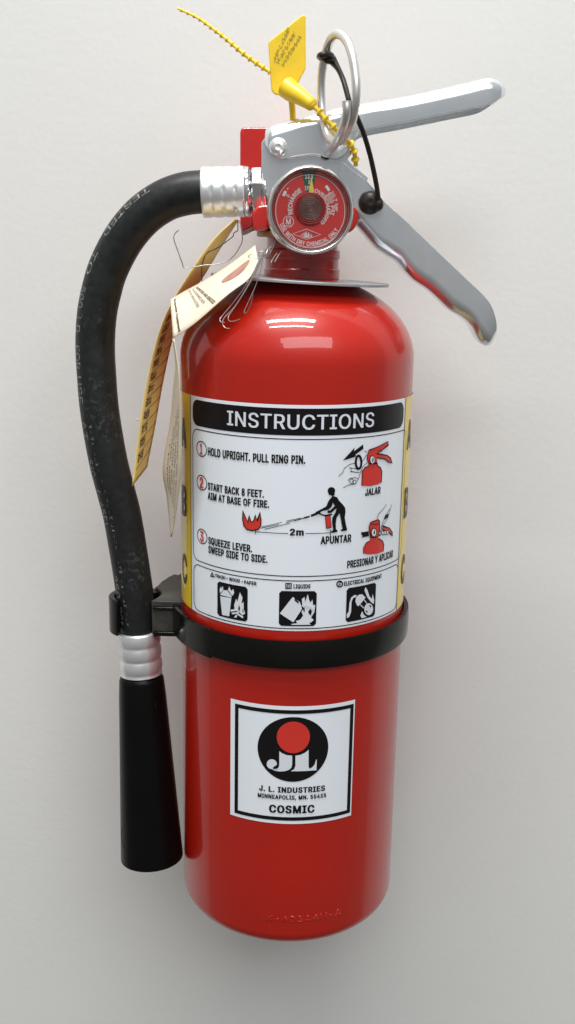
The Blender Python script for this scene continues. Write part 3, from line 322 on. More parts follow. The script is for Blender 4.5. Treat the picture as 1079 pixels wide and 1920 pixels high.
GLYPH_BOLD = '''A|480|-15,-22 186,531 292,531 494,-22 379,-22 243,365 203,500 275,500 211,296 101,-22/88,120 88,221 392,221 392,120
B|456|38,-22 38,531 242,531 294,526 339,510 374,486 400,453 415,415 420,374 417,339 406,310 390,286 369,268 346,255 337,251 337,280 346,278 375,264 401,243 422,214 436,178 440,136 435,94 419,55 392,22 354,-2 305,-17 247,-22/147,79 244,79 289,84 315,97 328,115 333,137 331,155 323,172 312,187 295,198 274,206 247,209 147,209/147,307 237,307 260,310 278,316 293,326 304,338 311,354 314,372 309,395 297,412 276,425 239,430 147,430
C|510|267,-29 199,-20 139,6 88,49 50,105 26,174 18,254 26,334 50,403 88,460 138,502 199,529 267,538 308,535 347,525 383,510 416,488 444,462 467,430 484,393 501,326 392,326 380,365 371,382 359,398 344,410 328,421 309,428 289,432 268,434 229,429 195,413 167,389 145,354 131,309 126,254 131,199 145,154 167,120 196,95 229,80 268,75 289,76 309,81 328,88 344,98 359,111 371,126 380,144 392,182 501,182 484,116 467,79 444,48 416,21 384,-1 348,-16 309,-26
D|502|220,-22 74,-22 74,79 214,79 266,85 307,100 337,125 359,158 372,202 377,255 372,308 359,351 338,385 308,409 270,424 220,430 71,430 71,531 227,531 300,523 364,498 415,456 453,401 476,333 484,255 476,177 453,109 415,53 362,11 296,-14/147,531 147,-22 38,-22 38,531
E|419|38,-22 38,531 394,531 394,430 147,430 147,308 377,308 377,207 147,207 147,79 397,79 397,-22
F|410|38,-22 38,531 391,531 391,430 147,430 147,300 368,300 368,199 147,199 147,-22
G|520|269,-29 199,-20 138,6 87,49 49,106 26,175 18,254 26,334 49,403 87,460 137,502 197,529 264,538 307,534 347,524 384,508 417,486 445,459 468,428 485,392 503,327 393,327 379,363 369,381 357,396 343,409 327,420 309,427 288,432 266,434 228,429 195,414 167,389 145,354 131,310 126,254 131,199 145,154 167,120 196,95 230,80 269,75 304,79 334,91 358,109 377,134 389,165 396,228 478,195 261,177 261,278 500,278 500,199 493,136 470,80 434,34 387,-1 331,-22
H|517|38,-22 38,531 147,531 147,311 370,311 370,531 479,531 479,-22 370,-22 370,210 147,210 147,-22
I|300|9,-22 9,79 96,79 96,430 9,430 9,531 291,531 291,430 205,430 205,79 291,79 291,-22
J|396|185,-29 116,-18 60,17 23,73 11,144 11,195 120,195 120,147 125,112 138,90 158,77 185,72 212,77 232,90 245,112 250,147 250,531 358,531 358,144 347,73 310,17 254,-18
K|467|88,105 82,224 158,318 354,531 489,526 240,253 236,253/38,-22 38,531 147,531 147,-22/361,-22 160,260 229,346 488,-20
L|393|38,-22 38,531 147,531 147,79 383,79 383,-22
M|628|38,-22 38,531 167,531 308,166 352,27 277,27 332,194 461,531 590,531 590,-22 482,-22 485,479 544,479 476,283 357,-22 271,-22 124,353 81,479 140,479 144,291 144,-22
N|523|38,-22 38,531 148,531 382,162 448,38 384,28 377,194 377,531 485,531 485,-22 375,-22 159,319 72,469 140,479 147,291 147,-22
O|533|267,-29 199,-20 139,6 88,49 50,105 26,174 18,254 26,334 50,403 88,460 139,502 199,529 267,538 335,529 395,502 446,460 484,403 507,334 515,254 507,175 484,105 446,49 395,6 335,-20/267,75 304,80 338,95 366,119 388,154 403,199 408,254 403,310 388,355 366,390 338,414 304,429 267,434 229,429 196,414 168,389 145,355 131,310 126,254 131,199 145,154 168,119 196,95 229,80
P|445|38,-22 38,531 236,531 294,525 343,507 382,478 409,440 426,396 431,348 426,299 409,255 382,217 343,188 294,169 236,164 87,164 87,264 231,264 264,267 286,276 302,288 313,304 320,324 322,348 320,372 313,391 302,407 286,419 264,427 231,430 147,430 147,-22
Q|533|206,179 324,181 508,-67 390,-70/267,-29 199,-20 139,6 88,49 50,105 26,174 18,254 26,334 50,403 88,460 139,502 199,529 267,538 335,529 395,502 446,460 484,403 507,334 515,254 507,175 484,105 446,49 395,6 335,-20/267,75 304,80 338,95 366,119 388,154 403,199 408,254 403,310 388,355 366,390 338,414 304,429 267,434 229,429 196,414 168,389 145,355 131,310 126,254 131,199 145,154 168,119 196,95 229,80
R|449|38,-22 38,531 237,531 294,525 343,508 382,481 410,444 426,400 431,352 426,304 410,261 382,224 343,197 294,181 237,176 74,176 74,277 233,277 265,280 288,287 304,297 314,311 321,329 323,352 321,376 314,394 303,409 288,420 265,427 232,430 147,430 147,-22/340,-22 193,251 316,251 465,-22
S|447|224,-31 168,-26 119,-11 77,14 46,47 25,88 12,159 122,159 131,118 141,102 155,89 174,79 198,73 224,71 253,74 278,81 297,92 312,105 320,121 323,139 321,154 315,165 303,175 287,184 238,201 177,218 117,241 70,273 40,318 30,372 36,419 57,460 88,494 128,518 175,533 227,538 279,533 325,518 365,494 395,461 415,423 427,356 321,356 307,400 289,419 261,432 225,436 198,434 176,427 159,417 147,405 140,391 137,376 140,360 148,348 161,338 178,329 320,284 346,271 372,255 395,234 414,208 426,176 430,138 424,93 405,51 374,17 333,-10 282,-26
T|449|10,430 10,531 439,531 439,430 279,430 279,-22 171,-22 171,430
U|517|259,-30 198,-24 144,-4 99,27 66,68 45,118 38,172 38,531 146,531 146,180 150,149 160,124 176,103 198,87 225,77 259,74 293,77 320,87 341,103 357,124 367,149 371,179 371,531 479,531 479,172 472,118 452,68 418,27 374,-4 320,-24
V|480|188,-22 -15,531 100,531 236,144 278,9 205,9 269,213 379,531 494,531 293,-22
W|686|138,-22 -12,531 99,531 197,150 224,18 162,18 203,201 289,531 397,531 508,98 524,18 461,18 501,201 586,531 698,531 547,-22 439,-22 346,318 330,387 310,497 376,497 356,390 339,318 247,-22
X|474|-21,-20 230,326 230,194 -10,529 116,531 223,373 281,270 194,270 253,373 362,531 485,529 246,197 246,329 495,-20 370,-22 250,153 192,253 283,253 225,154 103,-22
Y|472|181,-22 181,202 -22,530 104,531 242,302 283,208 190,208 231,303 261,356 369,531 494,530 290,202 290,-22
Z|438|20,-22 20,53 288,443 348,519 378,433 223,430 18,430 18,531 419,531 419,455 152,68 90,-10 60,76 214,79 421,79 421,-22
a|389|160,-31 121,-27 85,-15 54,5 29,32 13,67 8,108 12,143 24,172 43,195 66,212 93,224 121,232 247,251 253,254 253,253 253,258 252,274 247,286 240,295 230,302 215,307 196,309 175,307 158,302 144,294 134,285 126,276 111,248 9,278 39,335 64,363 94,383 126,396 160,404 194,407 243,401 271,392 298,379 322,358 342,330 355,295 359,252 359,-22 255,-22 255,30 283,30 268,9 248,-7 223,-20 194,-28/170,67 197,70 217,78 233,90 244,104 251,121 254,139 254,155 266,161 180,146 142,138 129,132 120,125 116,117 114,105 116,94 120,86 127,79 138,73 153,69
b|424|230,-30 193,-27 163,-16 139,-1 121,17 107,37 134,37 134,-22 31,-22 31,531 136,531 136,341 107,341 121,360 138,377 162,393 192,403 230,407 280,400 325,379 362,346 390,302 407,249 412,189 407,128 390,75 363,31 326,-3 280,-23/220,69 246,73 266,83 283,101 295,125 303,155 306,189 303,224 295,253 283,277 267,293 246,304 220,308 194,304 174,294 158,278 146,255 138,225 135,189 138,153 146,123 158,100 175,83 195,73
c|396|207,-30 153,-23 105,-2 66,31 36,75 18,128 12,187 18,248 36,301 65,345 105,379 153,400 207,407 237,404 266,398 293,388 318,374 339,356 358,335 372,310 391,262 290,236 272,277 257,293 235,304 207,308 180,304 159,292 142,275 129,250 121,221 118,187 121,155 129,126 142,101 159,84 180,73 207,69 236,73 257,84 273,101 292,143 392,118 374,68 359,43 341,22 319,3 294,-11 267,-22 238,-28
e|404|212,-30 155,-24 105,-3 65,31 36,75 18,128 12,187 18,246 35,299 64,344 103,378 151,400 205,407 240,404 273,395 306,379 335,357 359,327 378,290 389,245 394,147 53,147 53,243 380,234 291,163 285,233 277,260 265,281 250,295 230,305 205,308 179,305 159,295 142,280 129,260 121,237 118,210 118,179 121,143 130,116 144,95 162,81 185,71 213,68 231,70 246,74 259,80 270,88 278,99 293,131 395,106 372,52 351,24 324,1 291,-16 253,-27
i|167|31,-22 31,401 136,401 136,-22/84,420 59,425 38,438 24,459 19,483 24,508 38,528 59,542 84,546 108,542 129,528 144,508 149,483 144,459 129,438 108,425
l|189|139,-25 93,-18 58,4 37,40 31,83 31,531 136,531 136,99 137,81 139,75 139,75 147,74 187,78 207,-16
m|610|31,-22 31,401 134,401 134,273 76,273 98,333 115,360 138,381 163,396 190,405 220,408 265,401 303,377 329,342 351,273 281,273 302,331 320,358 344,379 372,395 403,405 437,408 474,404 508,391 537,370 560,339 574,301 579,256 579,-22 474,-22 474,252 469,280 458,296 440,305 418,308 400,306 385,300 373,291 365,280 359,265 357,246 357,-22 252,-22 252,258 248,280 238,295 221,305 199,308 183,306 168,301 155,291 145,278 138,261 136,237 136,-22
n|410|136,226 136,-22 31,-22 31,401 134,401 134,265 68,265 105,345 139,380 181,400 227,407 269,402 306,388 337,364 360,331 375,289 379,241 379,-22 274,-22 274,234 269,267 256,289 237,302 209,307 189,305 171,298 157,287 146,272 138,252
o|415|207,-30 153,-23 105,-2 66,31 36,75 18,128 12,187 18,248 36,301 65,345 105,379 153,400 207,407 262,400 310,379 350,345 379,301 397,248 403,187 397,128 379,75 350,31 310,-2 262,-23/207,69 235,73 257,84 274,101 287,126 294,155 297,187 294,220 286,250 274,274 257,292 235,304 207,308 180,304 159,292 142,275 129,250 121,221 118,187 121,155 129,126 142,101 159,84 180,73
p|424|31,-165 31,401 134,401 134,341 107,341 121,360 138,377 162,393 192,403 230,407 280,400 325,379 362,346 390,302 407,249 412,189 407,128 390,75 363,31 326,-3 280,-23 230,-30 193,-27 163,-16 139,-1 121,17 107,37 136,37 136,-165/220,69 246,73 266,83 283,101 295,125 303,155 306,189 303,224 295,253 283,277 267,293 246,304 220,308 194,304 174,294 158,278 146,255 138,225 135,189 138,153 146,123 158,100 175,83 195,73
q|424|394,-165 289,-165 289,37 318,37 304,17 286,-1 262,-16 232,-27 195,-30 144,-23 99,-3 62,31 35,75 18,128 12,189 18,249 35,302 62,346 100,379 145,400 195,407 232,403 263,393 286,377 304,360 318,341 291,341 291,401 394,401/205,69 230,73 250,83 266,100 279,123 287,153 290,189 287,225 279,255 267,278 250,294 230,304 205,308 178,304 158,293 141,277 129,253 121,224 118,189 121,155 129,125 142,101 158,83 179,73
r|259|31,-22 31,401 134,401 134,343 103,343 113,361 140,386 175,402 212,407 265,405 265,298 207,304 187,301 169,295 155,285 145,272 138,256 136,236 136,-22
t|227|226,401 226,305 -16,305 -16,401/43,493 148,493 148,99 150,83 153,77 157,74 171,72 219,78 239,-15 195,-25 167,-26 117,-19 77,5 51,44 43,91
u|410|183,-27 141,-23 104,-9 73,15 49,49 35,90 31,138 31,401 136,401 136,146 141,112 153,90 173,77 201,72 221,75 238,81 253,92 264,107 271,127 274,154 274,401 379,401 379,-22 276,-22 276,114 342,114 304,34 270,-1 229,-21
0|453|227,-29 167,-20 116,6 76,49 48,106 31,174 26,254 31,334 48,403 77,459 117,502 168,529 227,538 286,529 337,502 376,459 405,402 422,334 427,254 422,174 405,106 377,49 337,6 286,-20/227,72 253,76 275,90 294,115 309,150 319,197 322,254 319,312 309,359 294,394 275,419 253,433 227,437 200,433 178,419 159,394 144,358 135,312 131,254 135,197 144,150 159,115 178,90 200,76
1|453|54,-22 54,77 413,77 413,-22/298,531 298,-22 190,-22 190,426 216,426 66,319 64,438 191,531
2|453|42,-22 42,56 265,296 280,317 290,335 296,353 298,371 296,391 289,407 278,419 263,429 245,435 224,437 201,435 183,428 169,417 158,403 152,385 147,340 41,340 49,410 67,454 95,489 133,516 176,532 225,538 273,532 316,516 352,490 380,457 397,417 403,373 400,341 392,310 376,279 353,245 283,165 175,52 175,79 411,79 411,-22
3|453|218,-29 169,-24 124,-11 84,12 52,44 31,84 17,154 127,154 135,116 144,101 157,89 174,80 194,74 218,72 244,74 266,81 283,91 296,105 304,123 307,145 304,166 297,185 284,201 265,214 238,222 200,226 135,226 135,307 266,457 266,430 48,430 48,531 394,531 394,452 196,237 189,311 267,310 317,296 359,270 390,234 409,192 415,145 409,97 389,54 358,19 318,-7 271,-24
4|453|18,83 18,164 234,531 349,531 131,160 131,185 435,185 435,83/260,-22 260,340 365,340 365,-22
5|453|221,-29 173,-24 130,-9 93,15 64,48 45,86 33,152 140,152 148,116 156,102 168,90 183,80 201,74 221,72 245,75 265,83 282,97 295,115 303,137 306,162 303,188 294,211 281,229 263,243 242,252 217,255 196,253 175,248 156,239 134,223 43,233 76,531 388,531 388,430 170,430 157,339 145,334 170,346 199,353 230,356 267,352 302,341 334,324 361,300 383,272 399,239 410,203 413,163 407,111 388,65 359,26 320,-4 273,-23
6|453|226,-29 176,-23 131,-5 93,25 65,64 47,110 41,162 46,204 59,247 83,295 119,352 241,531 361,529 162,239 107,240 136,288 150,304 167,317 188,327 210,334 235,336 284,331 327,314 362,287 389,250 406,207 411,157 405,107 387,62 358,24 321,-5 276,-23/226,71 248,73 267,82 282,94 295,112 303,133 305,157 303,182 295,203 283,220 267,232 248,240 226,243 204,240 185,232 169,220 157,203 150,183 147,158 150,133 158,112 170,95 185,82 204,73
7|453|61,-22 301,454 301,430 40,430 40,531 413,531 413,443 178,-22
8|453|226,-29 173,-24 126,-9 86,16 56,49 36,90 30,135 34,171 45,205 63,234 87,258 116,276 131,281 131,253 106,263 75,295 55,335 48,380 54,423 72,462 100,494 136,518 179,533 226,538 274,533 316,518 352,494 380,462 398,423 404,380 397,335 377,295 346,263 322,253 322,281 336,276 365,258 389,234 407,205 419,171 423,135 417,90 397,49 366,16 326,-9 279,-24/226,71 254,74 276,80 292,91 304,104 312,120 314,139 312,159 304,177 291,191 273,203 251,211 226,213 201,210 179,203 161,191 148,177 140,159 138,139 140,120 147,104 159,91 176,80 199,74/226,312 247,314 264,320 278,330 288,342 295,357 297,376 295,394 289,409 279,420 265,430 248,436 226,438 205,436 187,430 174,420 164,408 157,394 155,376 157,357 164,342 174,330 188,320 205,314
9|453|226,538 276,532 321,513 359,484 387,445 405,399 411,347 406,305 393,262 369,213 334,156 212,-22 91,-20 290,270 346,269 317,221 302,205 285,191 265,181 242,175 218,172 169,178 126,195 90,222 63,258 47,302 41,352 47,402 65,447 94,485 132,514 176,532/226,438 204,435 186,427 170,414 158,397 150,376 147,352 150,327 158,306 170,289 186,276 204,268 226,266 248,268 267,276 283,289 295,305 303,326 305,350 303,376 295,397 283,414 267,427 248,435
.|188|95,-27 69,-22 47,-7 32,15 27,41 32,67 47,89 69,104 95,109 121,104 144,89 158,67 163,41 158,15 144,-7 121,-22
,|188|12,-141 49,93 166,93 101,-141
-|453|359,266 359,166 92,166 92,266
(|273|67,206 70,266 79,328 93,389 111,448 133,503 163,561 270,561 232,477 212,421 195,365 183,310 176,256 173,207 175,163 182,119 193,73 209,24 230,-29 270,-118 163,-118 118,-30 90,49 73,128
)|273|3,-118 44,-28 65,25 81,74 92,120 98,164 100,207 97,256 90,310 78,365 62,421 41,477 3,561 110,561 141,503 162,448 181,389 194,327 203,266 206,206 200,127 183,47 154,-31 110,-118'''
def parse(s):
    g = {}
    for line in s.strip().split('\n'):
        ch, adv, ls = line.split('|')
        g[ch] = (int(adv)/1000, [[tuple(int(v)/1000 for v in p.split(',')) for p in L.split()] for L in ls.split('/')])
    return g
G = {'R': parse(GLYPH_REGULAR), 'B': parse(GLYPH_BOLD)}
CAP = 0.509
def widen(L, ox):
    """move outline points outwards sideways only, for heavy condensed letters"""
    o = []
    for i in range(len(L)):
        a, b_, c_ = [np.array(q) for q in (L[i-1], L[i], L[(i+1) % len(L)])]; d1, d2 = b_-a, c_-b_
        d1 = d1/(np.hypot(*d1)+1e-9); d2 = d2/(np.hypot(*d2)+1e-9); m_ = np.array([-d1[1]-d2[1], d1[0]+d2[0]]); m_ = m_/(np.hypot(*m_)+1e-9)
        o.append((b_[0]+ox*max(-1, min(1, m_[0]*1.6)), b_[1]))
    return o
G['M'] = {ch: (adv+.01, [widen(L, .010) for L in ls]) for ch, (adv, ls) in G['R'].items()}
G['C'] = {ch: (adv+.05, [widen(L, .024) for L in ls]) for ch, (adv, ls) in G['B'].items()}
def glyph_tris(ch, wt):
    """triangles of one glyph: horizontal slabs between outline heights, filled where the winding is not zero"""
    adv, loops = G[wt][ch]; E_ = []
    for L in loops:
        for i in range(len(L)):
            (x1, y1), (x2, y2) = L[i-1], L[i]
            if y1 != y2: E_.append((x1, y1, x2, y2, 1) if y1 < y2 else (x2, y2, x1, y1, -1))
    ys = sorted({round(v, 3) for e_ in E_ for v in (e_[1], e_[3])}); T = []
    for y0, y1 in zip(ys, ys[1:]):
        ym = (y0+y1)/2; c_ = []
        for xa, ya, xb, yb, s_ in E_:
            if ya < ym < yb: f = (xb-xa)/(yb-ya); c_.append((xa+f*(ym-ya), xa+f*(y0-ya), xa+f*(y1-ya), s_))
        c_.sort(); w_ = 0; st = None
        for q in c_:
            if w_ == 0: st = q
            w_ += q[3]
            if w_ == 0:
                a, b, c2, d = (st[1], y0), (q[1], y0), (q[2], y1), (st[2], y1)
                if abs(a[0]-b[0]) > 1e-6: T.append([a, b, c2])
                if abs(c2[0]-d[0]) > 1e-6: T.append([a, c2, d])
    return T
_cache = {}
def word(s, wt='B', track=0.0):
    """triangles of a string with cap height 1, and its width"""
    x = 0; T = []
    for ch in s:
        if ch == ' ': x += 0.27; continue
        if (ch, wt) not in _cache: _cache[(ch, wt)] = glyph_tris(ch, wt)
        T += [[(x+a, b) for a, b in t] for t in _cache[(ch, wt)]]; x += G[wt][ch][0]+track
    lo = min(a for t in T for a, b in t); hi = max(a for t in T for a, b in t)
    return [[((a-lo)/CAP, b/CAP) for a, b in t] for t in T], (hi-lo)/CAP
def poly_tris(P2): return [[tuple(P2[i]) for i in t] for t in tessellate_polygon([[Vector((x, y, 0)) for x, y in P2]])]
def stroke_tris(P2, wd, closed=False):
    T = []; n = len(P2); q = [np.array(p, float) for p in P2]; L = []
    for i in range(n):
        a = q[i-1] if (i > 0 or closed) else None; b = q[(i+1) % n] if (i < n-1 or closed) else None
        d = (b-a) if (a is not None and b is not None) else ((b-q[i]) if b is not None else (q[i]-a))
        d = d/(np.hypot(*d)+1e-12); nn = np.array([-d[1], d[0]])*wd/2
        if a is not None and b is not None:
            e_ = q[i]-a; e_ = e_/(np.hypot(*e_)+1e-12); cs = abs(d@e_); nn = nn/max(cs, .5)
        L.append((q[i]+nn, q[i]-nn))
    for i in range(n if closed else n-1):
        a, b = L[i]; c, d = L[(i+1) % n]; T += [[tuple(a), tuple(b), tuple(d)], [tuple(a), tuple(d), tuple(c)]]
    return T
def ell(cx, cy, rx, ry, n=40): return [(cx+rx*math.cos(2*math.pi*i/n), cy+ry*math.sin(2*math.pi*i/n)) for i in range(n)]
def rrect(x0, y0, x1, y1, r, n=6, ry=None):
    ry = ry or r; o = []
    for cx, cy, a in ((x1-r, y1-ry, 0), (x0+r, y1-ry, 90), (x0+r, y0+ry, 180), (x1-r, y0+ry, 270)):
        for k_ in range(n+1):
            t = math.radians(a+90*k_/n); o.append((cx+r*math.cos(t), cy+ry*math.sin(t)))
    return o
def printmesh(name, tris, fn, mat_, parent, cut=None, label=None):
    """flat triangles (u,v) laid on a surface by fn(u,v) -> point"""
    bm = bmesh.new()
    for t in tris:
        vs = [bm.verts.new((a, b, 0)) for a, b in t]
        if abs((t[1][0]-t[0][0])*(t[2][1]-t[0][1])-(t[2][0]-t[0][0])*(t[1][1]-t[0][1])) < 1e-14: continue
        f = bm.faces.new(vs)
        if f.calc_area() > 0 and ((t[1][0]-t[0][0])*(t[2][1]-t[0][1])-(t[2][0]-t[0][0])*(t[1][1]-t[0][1])) < 0: f.normal_flip()
    if cut:
        xs = [v.co.x for v in bm.verts]; x0, x1 = min(xs), max(xs); k_ = math.ceil(x0/cut)
        while k_*cut < x1:
            bmesh.ops.bisect_plane(bm, geom=bm.verts[:]+bm.edges[:]+bm.faces[:], plane_co=(k_*cut, 0, 0), plane_no=(1, 0, 0)); k_ += 1
    bmesh.ops.remove_doubles(bm, verts=bm.verts, dist=1e-7)
    V = [fn(v.co.x, v.co.y) for v in bm.verts]; F = [tuple(v.index for v in f.verts) for f in bm.faces]
    bm.verts.index_update(); F = [tuple(v.index for v in f.verts) for f in bm.faces]; bm.free()
    return obj(name, V, F, mat_, parent, True, label)
def on_cyl(layer):
    r = R+0.00012*(layer+1)
    return lambda s, z: Vector((r*math.sin(s/R), -r*math.cos(s/R), z))
def hp(L): return [hit(x, y) for x, y in L]
def ctext(s, p0, p1, top, parent, m_='ink', wt='C', layer=2, track=0.0):
    """text on the cylinder: baseline end pixels p0, p1 and a pixel at cap height above p0"""
    (s0, z0), (s1, z1) = hit(*p0), hit(*p1); z = (z0+z1)/2; h = hit(*top)[1]-z0; T, wd = word(s, wt, track)
    return printmesh('lettering', [[(s0+a*(s1-s0)/wd, z+b*h) for a, b in t] for t in T], on_cyl(layer), M[m_], parent, 0.004)

# ================================================================ the setting
n = 60
obj('wall', [(-2.5, 0.074, -.0), (2.5, 0.074, -.0), (2.5, 0.074, 3.1), (-2.5, 0.074, 3.1)], [(0, 1, 2, 3)], M['wall'], None, False)['kind'] = 'structure'
WL = bpy.data.objects['wall']
for x, y, r_, h_ in ((258, 787, .0006, .00025), (1004, 822, .0012, .00010), (157, 1177, .0008, .00012)):
    c_ = P(x, y, .0741)
    obj('paint_fleck', *lathe_geo([(r_*random.uniform(.7, 1.2), 0), (r_*.7, h_*.8), (0, h_)], c_, (0, -1, 0), 9, lambda r, h, th, i: r*(1+.3*math.sin(th*2+x))), M['wall'], WL)

# ================================================================ fire extinguisher
EX = empty('fire_extinguisher', (0, 0, CZ-0.3208), 'red dry chemical fire extinguisher with a black hose hanging on the wall', 'fire extinguisher')
ZB = CZ-0.3198
prof = [(0, ZB-CZ+.004), (.030, ZB-CZ+.003), (.046, ZB-CZ)]
prof += [(.046+.008*math.sin(t), ZB-CZ+.008-.008*math.cos(t)) for t in [math.pi/2*k_/8 for k_ in range(1, 9)]]
prof += [(R, -.28+.0395*k_) for k_ in range(0, 6)] + [(R, -.05)]
prof += [(R*math.cos(t), -.0435+.037*math.sin(t)) for t in [math.pi/2*k_/20 for k_ in range(0, 20)] if R*math.cos(t) > .014]
prof += [(.014, -.0065)]
lathe('cylinder', prof, (0, 0, CZ), (0, 0, 1), M['red'], EX, 128)
# weld bead and raised maker's stamp near the base
def emboss(u, v):
    r = R+0.00016; return Vector((r*math.sin(u/R), -r*math.cos(u/R), v))
T, wd = word('K-403A4H-A', 'R'); s0, s1 = hit(500, 1722)[0], hit(640, 1715)[0]; zb = hit(570, 1728)[1]
printmesh('stamped_mark', [[(s0+a*(s1-s0)/wd, zb+b*.0032) for a, b in t] for t in T], emboss, M['red'], EX, .004).modifiers.new('s', 'SOLIDIFY').thickness = .0004

# neck of the valve, painted red
NX, NY = 0.0008, 0.0
lathe('valve_neck', rprof([(.0, -.009), (.0172, -.009), (.0172, -.0045), (.0166, -.0040), (.0166, .0), (.0172, .0005), (.0172, .004), (.0160, .0045), (.0160, .030), (0, .030)], .0006), (NX+.0007, 0, CZ), (0, 0, 1), M['red_dark'], EX, 64)
lathe('fibre_washer', rprof([(0, 0), (.0195, 0), (.0195, .0022), (0, .0022)], .0004), P(563, 445, 0)+Vector((0, .0, 0)), (0, 0, 1), M['tan'], EX, 48)
# thin collar plate, tilted
ax = Vector((math.sin(math.radians(2.6)), math.sin(math.radians(-.6)), 1))
lathe('collar_plate', rprof([(0, -.0006), (.0405, -.0006), (.0405, .0006), (0, .0006)], .0002), P(563, 524.5, 0), ax, M['plate'], EX, 96)

# ---- instruction label
lt, lb = -.0589+CZ, -.1587+CZ
sL, sR = -1.036*R, 1.1197*R
def rect(u0, v0, u1, v1): return [[(u0, v0), (u1, v0), (u1, v1)], [(u0, v0), (u1, v1), (u0, v1)]]
IL = printmesh('instruction_label', rect(-1.62*R, lb, 1.75*R, lt), on_cyl(0), M['white'], EX, .002, 'white instruction label wrapped round the upper cylinder with yellow side strips')
ORG[IL.name] = ORG[EX.name]
for a, b in ((-1.405*R, sL), (sR, 1.60*R)):
    printmesh('yellow_strip', rect(a, lb, b, lt), on_cyl(1), M['yellow_l'], IL, .002)
for s_ in (sL, sR): printmesh('border_line', rect(s_-.0002, lb, s_+.0002, lt), on_cyl(2), M['ink'], IL)
for ch, yc, yb in (('A', 787, 838), ('B', 915, 967), ('C', 1042, 1092)):
    z1, z0 = hit(349, yc)[1], hit(349, yb)[1]
    for sc, dz in ((-1.205*R, 0), (1.285*R, .0005)):
        T, wd = word(ch, 'B'); ww = .0082
        printmesh('lettering', [[(sc-ww/2+a*ww/wd, z0+dz+b*(z1-z0)) for a, b in t] for t in T], on_cyl(3), M['ink'], IL, .002)
def zc(y, x=555): return hit(x, y)[1]
# header bar and frames
bar = rrect(hit(362.5, 780)[0], zc(816.5), hit(756, 780)[0], zc(765.8), .0042)
printmesh('header_bar', poly_tris(bar), on_cyl(1), M['ink'], IL, .002)
T, wd = word('INSTRUCTIONS', 'M', .012); s0, s1 = hit(427, 799)[0], hit(700.5, 800)[0]; z0, z1 = zc(804.7), zc(777.5)
printmesh('lettering', [[(s0+a*(s1-s0)/wd, z0+b*(z1-z0)) for a, b in t] for t in T], on_cyl(2), M['ink_white'], IL, .004)
def frame(x0, x1, yt, yb, ym, r=.0042, wd=.00042):
    L = rrect(hit(x0, ym)[0], zc(yb), hit(x1, ym)[0], zc(yt), r)
    printmesh('border_line', stroke_tris(L, wd, True), on_cyl(1), M['ink'], IL, .004)
frame(363.3, 755, 823.6, 1080.5, 950); frame(364.8, 744.5, 1089, 1178.5, 1110)
# instructions
for s_, p0, p1, tp in (
    ('HOLD UPRIGHT. PULL RING PIN.', (391, 853.5), (572.7, 868), (391, 839.3)),
    ('START BACK 8 FEET.', (391, 917.5), (495.7, 932), (391, 904.8)),
    ('AIM AT BASE OF FIRE.', (391, 936), (505.5, 950.5), (391, 923.6)),
    ('SQUEEZE LEVER.', (392, 1019.5), (473.5, 1034), (392, 1007)),
    ('SWEEP SIDE TO SIDE.', (392, 1037), (502.4, 1053), (392, 1024.6)),
    ('JALAR', (684, 929.3), (713, 924.5), (684, 917)),
    ('APUNTAR', (601, 1019.5), (658.5, 1015), (601, 1006)),
    ('PRESIONAR Y APLICAR', (650.5, 1065), (736, 1043), (650.5, 1052)),
    ('TRASH', (404.5, 1081.8), (423.7, 1086), (404.5, 1075.8)),
    ('WOOD', (430.6, 1088), (451.2, 1092), (430.6, 1082)),
    ('PAPER', (458.8, 1093.6), (482, 1097.4), (458.8, 1087.4)),
    ('LIQUIDS', (550.6, 1102.8), (582.3, 1102.3), (550.6, 1095.5)),
    ('ELECTRICAL EQUIPMENT', (644.8, 1098.5), (715, 1082.5), (644.8, 1091)),
    ('2m', (543.6, 1003.2), (570, 1003), (543.6, 991.5))):
    ctext(s_, p0, p1, tp, IL)
def dec(name, L, m_='ink', layer=1, wd=None, closed=False, parent=None):
    """print drawn as pixel outlines (lists of points) and laid on the cylinder"""
    T = []
    for P2 in L:
        q = hp(P2); T += stroke_tris(q, wd, closed) if wd else poly_tris(q)
    return printmesh(name, T, on_cyl(layer), M[m_], parent or IL, .004)
for i, (cx, cy) in enumerate(((378.8, 841.5), (379.2, 904.8), (379.8, 1005.5))):
    s_, z_ = hit(cx, cy)
    printmesh('number_ring', stroke_tris(ell(s_, z_, .0037, .0033), .00045, True), on_cyl(1), M['ink'], IL)
    T, wd = word('123'[i], 'C'); h_ = .0046; w_ = .0028 if i else .0019
    printmesh('lettering', [[(s_-w_/2+a*w_/wd, z_-h_/2+b*h_) for a, b in t] for t in T], on_cyl(2), M['ink_red'], IL)
def A(pts, ox=500, oy=800, k_=3.854): return [(ox+x/k_, oy+y/k_) for x, y in pts]
# man aiming
dec('pictogram', [A(ell(468, 462, 27, 27, 20)), A([(447, 480), (450, 492), (462, 492), (474, 500), (492, 492), (488, 470)])], layer=2)
dec('pictogram', [A([(476, 498), (508, 508), (524, 535), (548, 560), (566, 584), (568, 615), (562, 655), (572, 710), (580, 740), (578, 748), (536, 754), (533, 744), (548, 736), (540, 700), (532, 650), (526, 622), (504, 655), (498, 700), (500, 738), (512, 750), (510, 758), (466, 766), (462, 758), (480, 744), (472, 690), (474, 655), (496, 618), (504, 590), (497, 575), (476, 545), (470, 575), (445, 598), (400, 608), (375, 628), (356, 628), (352, 616), (376, 604), (430, 574), (446, 535)])], layer=3)
dec('pictogram', [A([(500, 575), (462, 612), (440, 612)])], wd=.0012, layer=4)
dec('pictogram', [A([(420, 640), (460, 634), (468, 728), (430, 734)])], 'ink', 4)
dec('pictogram', [A([(425, 646), (456, 640), (463, 723), (434, 729)])], 'ink_red', 5)
